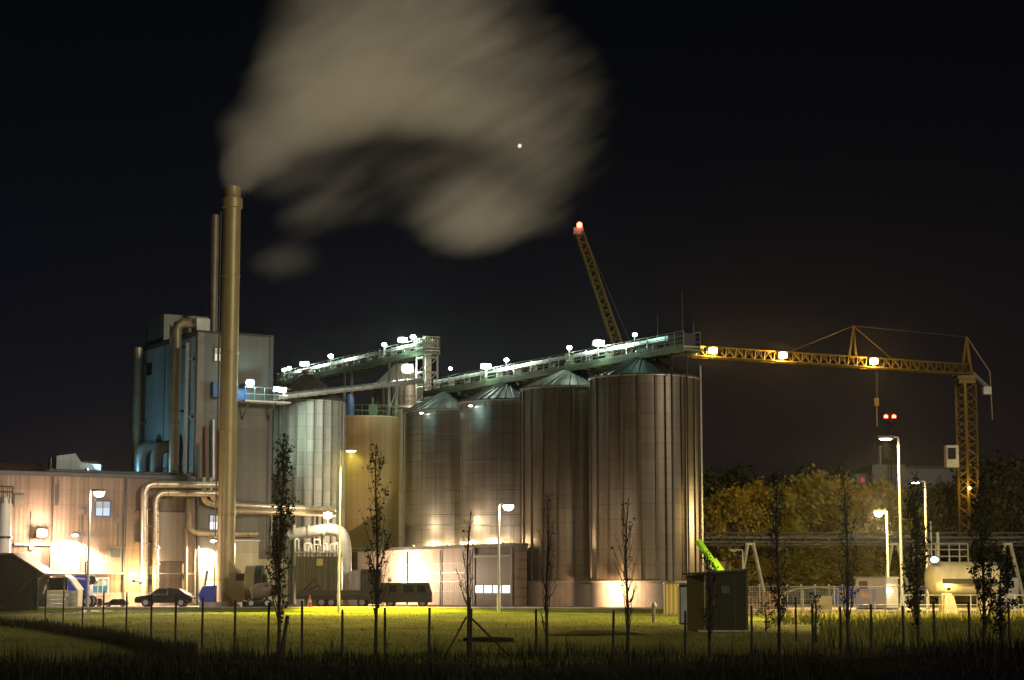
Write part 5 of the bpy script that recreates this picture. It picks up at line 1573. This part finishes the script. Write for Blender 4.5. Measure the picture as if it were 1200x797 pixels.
# mesh fence
d = 139
fx0, fx1 = gx(874, d), gx(1085, d)
mf = thing('mesh_fence', 'pale steel mesh fence with bright post caps round the gravel yard', 'fence', (fx0, d, 0))
n = 14
ht = pt(980, 687.5, d).z
b = MB()
for i in range(27):
    z = .15 + i * (ht - .2) / 26
    b.tube([(0, 0, z), (fx1 - fx0, 0, z)], .006, 3, False) if i % 3 == 0 else None
for i in range(110):
    x = (fx1 - fx0) * i / 109
    b.tube([(x, 0, .1), (x, 0, ht - .05)], .005, 3, False)
b.build('wire_mesh', M['steel'], mf)
b = MB(); b.tube([(0, 0, ht), (fx1 - fx0, 0, ht)], .028, 6); b.tube([(0, 0, .45), (fx1 - fx0, 0, .45)], .03, 6); b.build('rail', M['steel_pale'], mf)
for i in range(n):
    x = (fx1 - fx0) * i / (n - 1)
    b = MB(); b.tube([(x, .03, 0), (x, .03, ht + .06)], .035, 6); po_ = b.build('post', M['steel_pale'], mf)
    b = MB(); b.lathe([(.001, ht + .05), (.07, ht + .06), (.07, ht + .13), (.001, ht + .17)], 8, c=(x, .03)); b.build('cap', M['white'], po_)
# posts around the gas tank
t = thing('tank_fence', 'low grey railing round the gas tank compound', 'fence', (gx(1060, 118), 118, 0))
L_ = gx(1240, 118) - gx(1060, 118)
for i in range(8):
    x = L_ * i / 7
    b = MB(); b.tube([(x, 0, 0), (x, 0, 1.25)], .03, 6); b.build('post', M['steel'], t)
b = MB()
for z in (.65, 1.22): b.tube([(0, 0, z), (L_, 0, z)], .022, 6)
b.build('rail', M['steel'], t)
# grey box by the far A-frame
p = pt(1176, 694, 150)
t = thing('pump_housing', 'grey box housing with a dark grille beside the far pipe bridge leg', 'cabinet', (p.x, 150, 0))
b = MB(); b.box(0, .6, 0, .8, 0, 3.0); b.box(.62, 1.2, .1, .9, 0, 2.4); b.build('body', M['steel'], t)
b = MB(); b.box(.08, .52, -.03, -.003, 1.6, 2.6); b.build('grille', M['dark_trim'], t)

# ------------------------------------------------------------------ wire fence along the bank
posts = [(54, 691, 731), (75, 691, 734), (97.5, 691, 738), (122, 692, 742), (149, 694, 747), (178, 696, 753), (207, 698, 757), (238, 700, 760), (276, 703, 766), (315, 706, 769),
         (355, 704, 770), (402, 714, 770), (452, 712, 770), (503, 712, 772), (552, 713, 772), (629, 714, 772), (718, 715, 772), (802, 716, 772), (880, 710, 772), (932, 700, 752), (952, 708, 772), (985, 711, 772), (1020, 708, 772), (1058, 710, 772), (1094, 707, 773), (1135, 706, 773), (1182, 705, 774)]
wf = thing('wire_fence', 'long post and wire fence of dark stakes along the edge of the lawn', 'fence', (0, 48, 0))
random.seed(11)
tops = []
for px, pt_, pb_ in posts:
    d = max(47, min(92, 1.7 * 2318 / (pb_ - 688)))
    zt_ = pt(px, pt_, d).z
    x = gx(px, d)
    lx = random.uniform(-.02, .02)
    b = MB(); b.tube([(x, d - 48, -.1), (x + lx, d - 48, zt_)], [.034, .030], 7)
    b.build('post', M['bark'], wf)
    if px != 932: tops.append(Vector((x, d - 48 - .05, zt_)))
for k in (.08, .40, .72):
    b = MB()
    for i in range(len(tops) - 1):
        a_, c_ = tops[i], tops[i + 1]
        b.tube([(a_.x, a_.y, a_.z * (1 - k)), ((a_.x + c_.x) / 2, (a_.y + c_.y) / 2, (a_.z + c_.z) / 2 * (1 - k) - .02), (c_.x, c_.y, c_.z * (1 - k))], .003, 3, False)
    b.build('wire', M['black'], wf)
t = thing('leaning_stake', 'dark broken stake leaning beside the leafy young tree', 'stake', (gx(337, 49), 47.6, 0))
b = MB(); b.tube([(0, 0, -.1), (.17, 0, 1.02)], [.055, .045], 7); b.build('post', M['bark'], t)
b = MB(); b.tube([(.17, 0, 1.0), (.22, 0, .75), (.24, 0, .6)], .012, 5); b.build('loose_wire', M['black'], t)

# ------------------------------------------------------------------ young trees along the fence
def leaf(b, c, s, rnd):
    a = Vector((rnd.uniform(-1, 1), rnd.uniform(-1, 1), rnd.uniform(-1, 1))).normalized()
    u = a.orthogonal().normalized() * s
    w = a.cross(u).normalized() * s * .65
    b.add([c - u, c + w * .9, c + u, c - w * .9], [(0, 1, 2, 3)])

def young_tree(px, py_top, d, label, nleaf, spread, bare=0.0, seed=1, stakes=False, low=.12, nbr=34, lean=0.0, lsize=.045, trunk=.045):
    rnd = random.Random(seed)
    x = gx(px, d)
    H = pt(px, py_top, d).z
    t = thing('young_tree', label, 'tree', (x, d, 0), 0, 'young trees along the wire fence')
    b = MB()
    pts, rs = [], []
    for i in range(10):
        f = i / 9
        pts.append((lean * f + .05 * sin(f * 7 + seed) * f, .04 * cos(f * 5 + seed), f * H * .98 - .05)); rs.append(trunk * (1 - f * .85) + .004)
    b.tube(pts, rs, 8); b.build('trunk', M['bark'], t, True)
    def trunk_at(f):
        i = min(8, int(f * 9)); k = f * 9 - i
        return Vector(pts[i]) * (1 - k) + Vector(pts[i + 1]) * k
    b = MB(); lv = MB()
    for i in range(nbr):
        f = low + (0.93 - low) * (i + rnd.random()) / nbr
        p0 = trunk_at(f)
        a = rnd.uniform(0, 2 * pi)
        L = H * (.10 + .16 * rnd.random()) * (1.15 - f * .75)
        rch = spread * (1.1 - abs(f - .42) * 1.25) * rnd.uniform(.55, 1.1)
        rch = max(rch, .06)
        q = p0 + Vector((cos(a) * rch * .55, sin(a) * rch * .55, L * .45)); e_ = p0 + Vector((cos(a) * rch, sin(a) * rch, L * 1.05))
        b.tube([p0, q, e_], [.014 * (1.3 - f), .010 * (1.3 - f), .004], 5, False)
        tw = [(p0, q), (q, e_)]
        for k in range(3):
            s_ = q.lerp(e_, rnd.random()); a2 = rnd.uniform(0, 2 * pi); l2 = L * .35
            e2 = s_ + Vector((cos(a2) * l2 * .45, sin(a2) * l2 * .45, l2 * rnd.uniform(.3, 1)))
            b.tube([s_, e2], [.006, .003], 4, False); tw.append((s_, e2))
        m = int(nleaf / nbr * rnd.uniform(.4, 1.6))
        for k in range(m):
            u_, v_ = rnd.choice(tw)
            c = u_.lerp(v_, rnd.random()) + Vector((rnd.gauss(0, .05), rnd.gauss(0, .05), rnd.gauss(0, .05)))
            leaf(lv, c, lsize * rnd.uniform(.6, 1.3), rnd)
    b.build('branches', M['bark'], t, True)
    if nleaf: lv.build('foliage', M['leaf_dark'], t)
    if stakes:
        for s in (-1, 1):
            b = MB(); b.tube([(s * .05, -.05, .98), (s * .05 + s * (1.05 if s > 0 else .55), -.25, -.05)], .024, 6); b.build('support_stake', M['bark'], t)
        b = MB(); b.tube([(.02, .0, -.1), (.02, 0, 1.45)], .048, 8); b.build('tie_post', M['bark'], t)
    return t
young_tree(328, 509, 48.5, 'densest leafy young tree before the filter house', 1300, .33, seed=2, nbr=52, lsize=.05)
young_tree(441, 512, 48.5, 'tall sparse leafed young tree before the cream tank', 520, .38, seed=5, nbr=42, lsize=.045)
young_tree(549, 592, 48, 'bare young tree braced by two slanting stakes', 30, .26, seed=7, stakes=True, nbr=22, low=.3)
young_tree(641, 572, 48.5, 'bare crooked young tree before the dark silo base', 40, .26, seed=9, nbr=30)
young_tree(735, 577, 48.5, 'bare forked young tree before the floodlit silo base', 60, .30, seed=13, nbr=34)
young_tree(831, 640, 47.5, 'thin shadowy young tree before the kiosk', 160, .22, seed=17, nbr=24)
young_tree(912, 545, 48.5, 'slender young tree with ragged leaves before the mesh fence', 420, .34, seed=19, nbr=40, lsize=.04)
young_tree(993, 543, 48.5, 'slender wavy young tree before the blue banner', 300, .30, seed=23, nbr=36, lsize=.04)
young_tree(1075, 556, 48.5, 'bushy young tree between the tallest lamp post and the gas tank', 1100, .30, seed=29, nbr=48, lsize=.05)
young_tree(1152, 552, 48.5, 'broad leafy young tree hiding the end of the gas tank', 1150, .38, seed=31, nbr=48, lsize=.052)
young_tree(1172, 640, 50, 'short dense young tree close behind the broad leafy one', 900, .40, seed=33, nbr=34, lsize=.052)
young_tree(955, 690, 60, 'low spindly sapling behind the paired fence stakes', 120, .2, seed=35, nbr=16)
young_tree(897, 705, 78, 'small bushy sapling on the lawn beside the kiosk', 260, .5, seed=37, nbr=18, low=.05)

# ------------------------------------------------------------------ trees of the far wood edge
def big_tree(rnd, H, Wd, lm, n_clump=70, per=52, ls=.30, low=.10):
    """trunk mesh, crown mesh: leaf clumps spread through an uneven crown"""
    tr_ = MB(); tr_.tube([(0, 0, 0), (.1, 0, H * .3), (-.05, .1, H * .6), (.05, 0, H * .9)], [H * .022, H * .017, H * .010, .03], 8)
    cr = MB()
    for i in range(n_clump):
        f = rnd.random()
        z = H * (low + (1 - low) * f)
        prof_ = sin(pi * min(1, max(.02, (f * .86 + .14)))) ** .6
        a = rnd.uniform(0, 2 * pi); rr_ = Wd * prof_ * (.35 + .65 * sqrt(rnd.random()))
        c = Vector((cos(a) * rr_, sin(a) * rr_, z))
        if i % 3 == 0:
            tr_.tube([(0, 0, max(.5, z - rr_ * .7)), tuple(c * .5 + Vector((0, 0, z * .5 - rr_ * .1))), tuple(c)], [.07, .05, .015], 5, False)
        cs = rnd.uniform(.55, 1.15) * Wd * .30
        for k in range(per):
            leaf(cr, c + Vector((rnd.gauss(0, cs * .48), rnd.gauss(0, cs * .48), rnd.gauss(0, cs * .55))), ls * rnd.uniform(.5, 1.25), rnd)
    return tr_, cr
rnd = random.Random(77)
protos = []
for i in range(6):
    protos.append(big_tree(rnd, 1.0 * 11, [3.2, 2.6, 3.6, 2.9, 2.2, 3.3][i], None, [80, 74, 90, 78, 66, 84][i], 84, .23, [.05, .1, .04, .08, .12, .03][i]))
meshes = {}
def tree(px, py_top, d, lab, k, lm, grp, wid=1.0):
    x = gx(px, d); H = pt(px, py_top, d).z
    t = thing('broadleaf_tree', lab, 'tree', (x, d, 0), rnd.uniform(0, 6.28), grp)
    s = H / 11.3
    key = (k, lm)
    for nm, idx, mm in (('trunk', 0, M['bark_far']), ('crown', 1, M[lm])):
        if (key, nm) not in meshes:
            o = protos[k][idx].build(nm, mm, t)
            meshes[(key, nm)] = o.data
        else:
            o = bpy.data.objects.new(nm, meshes[(key, nm)]); COL.objects.link(o); o.parent = t
        o.scale = (s * wid, s * wid, s)
T1 = 'ochre lit tree of the wood edge'
wood = [(834, 588, 214, 0, 'leaf_a', 'ochre tree touching the silo edge'), (862, 577, 212, 2, 'leaf_a', 'broad ochre tree above the kiosk roof'),
        (888, 566, 216, 1, 'leaf_a', 'tall ochre tree behind the first pale bridge support'), (916, 572, 213, 3, 'leaf_b', 'olive tree behind the slender ragged young tree'),
        (938, 566, 216, 5, 'leaf_b', 'round olive tree beside the ragged young tree'), (964, 560, 214, 2, 'leaf_b', 'highest olive tree of the lit wood edge'),
        (990, 566, 217, 0, 'leaf_b', 'olive tree behind the wavy young tree'), (1014, 570, 214, 4, 'leaf_a', 'narrow ochre tree below the dim red beacon'),
        (1036, 566, 217, 3, 'leaf_b', 'olive tree behind the small glowing street lamp'), (1062, 572, 214, 1, 'leaf_b', 'olive tree between the two tall lamp posts'),
        (1084, 576, 218, 5, 'leaf_c', 'shaded tree behind the white lit post'), (1110, 572, 238, 2, 'leaf_c', 'dark broad tree beside the crane cabin'),
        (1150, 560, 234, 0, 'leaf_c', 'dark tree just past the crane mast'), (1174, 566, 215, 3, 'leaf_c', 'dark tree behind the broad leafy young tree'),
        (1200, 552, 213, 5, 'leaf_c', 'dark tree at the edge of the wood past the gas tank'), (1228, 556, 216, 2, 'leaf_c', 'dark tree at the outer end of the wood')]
for px, py, d, k, lm, lab in wood:
    tree(px, py, d, lab, k, lm, 'trees of the wood edge')
back_ = [(826, 556, 'darkest tall tree rising beside the silo'), (842, 560, 'second shadowed tree beside the silo'), (868, 553, 'pointed shadowed tree behind the ochre ones'), (884, 560, 'shadowed tree peeping over the ochre crowns'),
         (915, 556, 'shadowed tree behind the gap of the wood'), (945, 554, 'shadowed tree behind the round olive one'), (985, 556, 'shadowed tree beside the distant block'), (1140, 548, 'shadowed tree behind the crane mast'),
         (1165, 545, 'tall shadowed tree past the crane'), (1192, 540, 'tallest shadowed tree past the gas tank'), (1222, 546, 'shadowed tree ending the back row')]
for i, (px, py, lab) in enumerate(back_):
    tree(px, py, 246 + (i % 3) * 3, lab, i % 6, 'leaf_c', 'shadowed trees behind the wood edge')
bush = [(856, 660, 'low ochre bush behind the kiosk'), (880, 652, 'ochre bush under the first bridge support'), (906, 655, 'low bush behind the slender ragged young tree'), (936, 650, 'bright olive bush left of the sloping thicket'), (955, 636, 'tall olive bush under the pipe bridge'),
        (975, 640, 'olive bush beside the wavy young tree'), (1000, 650, 'olive bush behind the white cabin'), (1024, 655, 'low bush before the small glowing lamp'), (1068, 655, 'low bush beside the second bridge support')]
bush[3] = (936, 650, 'bright olive bush at the end of the sloping thicket')
for i, (px, py, lab) in enumerate(bush):
    tree(px, py, 197 + i % 3, lab, (i * 2 + 1) % 6, 'leaf_a' if i < 3 else 'leaf_b', 'bushes under the pipe bridge', 2.2)

# ------------------------------------------------------------------ grasses
def blades(name, label, m, spots, n, h0, h1, wd, seed):
    rnd = random.Random(seed)
    b = MB()
    for i in range(n):
        x, y, hs = spots(rnd)
        z = gz(x, y) - .02
        h = rnd.uniform(h0, h1) * hs
        a = rnd.uniform(0, 2 * pi); l_ = h * rnd.uniform(.05, .45)
        w = wd * rnd.uniform(.6, 1.4)
        dx, dy = cos(a) * l_, sin(a) * l_
        px_, py_ = cos(a + 1.57) * w, sin(a + 1.57) * w
        b.add([(x - px_, y - py_, z), (x + px_, y + py_, z), (x + dx * .45 + px_ * .6, y + dy * .45 + py_ * .6, z + h * .6), (x + dx * .45 - px_ * .6, y + dy * .45 - py_ * .6, z + h * .6), (x + dx, y + dy, z + h)],
              [(0, 1, 2, 3), (3, 2, 4)])
    o = b.build(name, m)
    return tag(o, label, 'grass', kind='stuff')
def sp_bank(r):
    y = 17 + 9 * r.random(); px = r.uniform(-60, 1260)
    cl_ = .5 + .5 * sin(px * .045) * sin(px * .017 + 1)
    hs = .5 + .9 * cl_ * r.random() + (0.7 if r.random() < .04 else 0)
    return gx(px, y), y, hs
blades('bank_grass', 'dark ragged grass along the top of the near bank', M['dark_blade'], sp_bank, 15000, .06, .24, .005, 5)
def sp_fence(r):
    px = r.uniform(120, 1230); y = r.gauss(47.5, 1.6)
    cl_ = max(0, sin(px * .031 + 2) * sin(px * .083)) + max(0, sin(px * .011 + .6)) * .4
    return gx(px, y), y, .35 + cl_ * r.random() * 1.4
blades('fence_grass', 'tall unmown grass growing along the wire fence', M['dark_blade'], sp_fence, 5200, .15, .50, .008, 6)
def sp_diag(r):
    f = r.random(); px = -30 + 260 * f; y = 96 - 46 * min(1, f * 1.15) + r.gauss(0, 1.2)
    return gx(px, y), y, .7 + .5 * r.random()
def sp_lawn(r):
    y = 46 + 88 * r.random() ** 1.5; px = r.uniform(-20, 930)
    return gx(px, y), y, .5 + r.random() * (.6 + .8 * max(0, sin(px * .05 + y * .4)))
blades('lawn_tufts', 'short uneven turf of the floodlit lawn', M['grass'], sp_lawn, 30000, .04, .11, .012, 9)
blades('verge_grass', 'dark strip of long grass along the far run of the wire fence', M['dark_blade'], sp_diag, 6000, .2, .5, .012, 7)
def sp_mead(r):
    px = r.uniform(905, 1290); y = 56 + 58 * r.random() ** 1.3
    if px < 960 and y < 90: px = r.uniform(960, 1290)
    return gx(px, y), y, .6 + .8 * r.random()
blades('meadow_grass', 'pale dry meadow grass before the gas tank', M['blade'], sp_mead, 16000, .15, .5, .016, 8)

# ------------------------------------------------------------------ steam plume
def plume():
    D = 152
    blobs = [(273, 214, 8, 9, 2.0), (282, 199, 17, 20, 2.4), (302, 172, 32, 30, 2.4), (340, 146, 46, 32, 2.4), (388, 128, 56, 34, 2.3), (442, 116, 64, 34, 2.1), (500, 117, 64, 36, 1.8), (556, 134, 62, 38, 1.05), (604, 164, 60, 38, .5), (642, 200, 50, 38, .22),
             (345, 98, 42, 54, .75), (395, 62, 64, 66, .75), (450, 30, 88, 78, .70), (540, 50, 100, 84, .40), (625, 95, 92, 80, .17), (680, 150, 66, 84, .10), (480, -40, 120, 60, .4),
             (500, 190, 130, 30, .11), (560, 240, 84, 46, .45), (540, 266, 56, 34, .7), (600, 258, 66, 30, .2), (385, 254, 58, 26, .30), (332, 316, 42, 22, .27), (365, 215, 100, 36, .15), (450, 215, 80, 40, .07), (350, 285, 60, 40, .08)]
    x0, x1 = gx(225, D) , gx(745, D)
    za, zb = pt(400, 350, D).z, pt(400, -95, D).z
    b = MB(); b.box(x0, x1, D - 8, D + 9, za, zb)
    m = bpy.data.materials.new('steam_volume')
    m.use_nodes = True
    n, l = m.node_tree.nodes, m.node_tree.links
    n.clear()
    out = n.new("ShaderNodeOutputMaterial"); pv = n.new("ShaderNodeVolumePrincipled")
    pv.inputs["Color"].default_value = (.98, .96, .92, 1)
    pv.inputs["Anisotropy"].default_value = -0.2
    l.new(pv.outputs[0], out.inputs["Volume"])
    tc = n.new("ShaderNodeTexCoord")
    def vm(op, a, b_):
        q = n.new("ShaderNodeVectorMath"); q.operation = op
        for i, s in enumerate((a, b_)):
            if s is None: continue
            if hasattr(s, 'is_linked'): l.new(s, q.inputs[i])
            else: q.inputs[i].default_value = s
        return q
    def mm(op, a, b_=None, c=None):
        q = n.new("ShaderNodeMath"); q.operation = op
        for i, s in enumerate((a, b_, c)):
            if s is None: continue
            if hasattr(s, 'is_linked'): l.new(s, q.inputs[i])
            else: q.inputs[i].default_value = s
        return q.outputs[0]
    # warp: wisps drawn out along the wind
    mp = n.new("ShaderNodeMapping"); mp.vector_type = 'TEXTURE'; mp.inputs["Rotation"].default_value = (0, radians(-30), 0); mp.inputs["Scale"].default_value = (22, 10, 6.2)
    l.new(tc.outputs["Object"], mp.inputs[0])
    nz = n.new("ShaderNodeTexNoise"); nz.inputs["Scale"].default_value, nz.inputs["Detail"].default_value = 1.0, 3
    l.new(mp.outputs[0], nz.inputs["Vector"])
    wv = vm('SUBTRACT', nz.outputs["Color"], (.5, .5, .5))
    ws = vm('MULTIPLY', wv.outputs[0], (4.5, 3.0, 3.6))
    co = vm('ADD', tc.outputs["Object"], ws.outputs[0]).outputs[0]
    tot = None
    for px, py, rx, rz_, wt in blobs:
        c = pt(px, py, D); s = D / 2290
        a = vm('SUBTRACT', co, tuple(c)).outputs[0]
        ry = max(1.2, min(rz_, 60) * s * 1.15)
        q = vm('MULTIPLY', a, (1 / (rx * s), 1 / ry, 1 / (rz_ * s))).outputs[0]
        dp = n.new("ShaderNodeVectorMath"); dp.operation = 'DOT_PRODUCT'; l.new(q, dp.inputs[0]); l.new(q, dp.inputs[1])
        g = mm('POWER', 2.718, mm('MULTIPLY', dp.outputs["Value"], -1.5))
        g = mm('MULTIPLY', g, wt)
        tot = g if tot is None else mm('ADD', tot, g)
    n2 = n.new("ShaderNodeTexNoise"); n2.inputs["Scale"].default_value, n
    l.new(mp.outputs[0], n2.inputs["Vector"])
    md_ = n.new("ShaderNodeMapRange"); md_.inputs[1].default_value, md_.inputs[2].default_value, md_.inputs[3].default_value, md_.inputs[4].default_value = .30, .70, .45, 1.2
    l.new(n2.outputs[0], md_.inputs[0])
    tot = mm('MULTIPLY', tot, md_.outputs[0])
    tot = mm('MAXIMUM', mm('SUBTRACT', tot, .05), 0.0)
    tot = mm('MULTIPLY', tot, PLUME)
    l.new(tot, pv.inputs["Density"])
    m.cycles.volume_step_rate = 6.0 if hasattr(m.cycles, 'volume_step_rate') else 1
    o = b.build('steam_plume', m)
    tag(o, 'pale steam plume drifting from the chimney top across the night sky', 'steam', kind='stuff')
PLUME = .32
plume()
# a bright star shining through the steam
q = pt(609, 171, 3000)
b = MB(); b.lathe([(.01, -3.2), (2.3, -2.3), (3.2, 0), (2.3, 2.3), (.01, 3.2)], 12)
o = b.build('star', G['star'], None, True, at=q)
tag(o, 'bright star shining through the thin edge of the steam plume', 'star')

# ------------------------------------------------------------------ thin haze added round everything for the glow of the lamps
HAZE = .00006
if HAZE:
    b = MB(); b.box(-1520, 1520, -320, 2020, -1.2, 58)
    m = bpy.data.materials.new('lamp_glow_haze'); m.use_nodes = True
    n, l = m.node_tree.nodes, m.node_tree.links; n.clear()
    o_, pv = n.new("ShaderNodeOutputMaterial"), n.new("ShaderNodeVolumePrincipled")
    pv.inputs["Color"].default_value = (.9, .9, .9, 1); pv.inputs["Density"].default_value = HAZE
    pv.inputs["Anisotropy"].default_value = .95
    l.new(pv.outputs[0], o_.inputs["Volume"])
    tag(b.build('haze', m), 'thin haze added for the glow round the lamps of the plant', 'haze', kind='stuff')
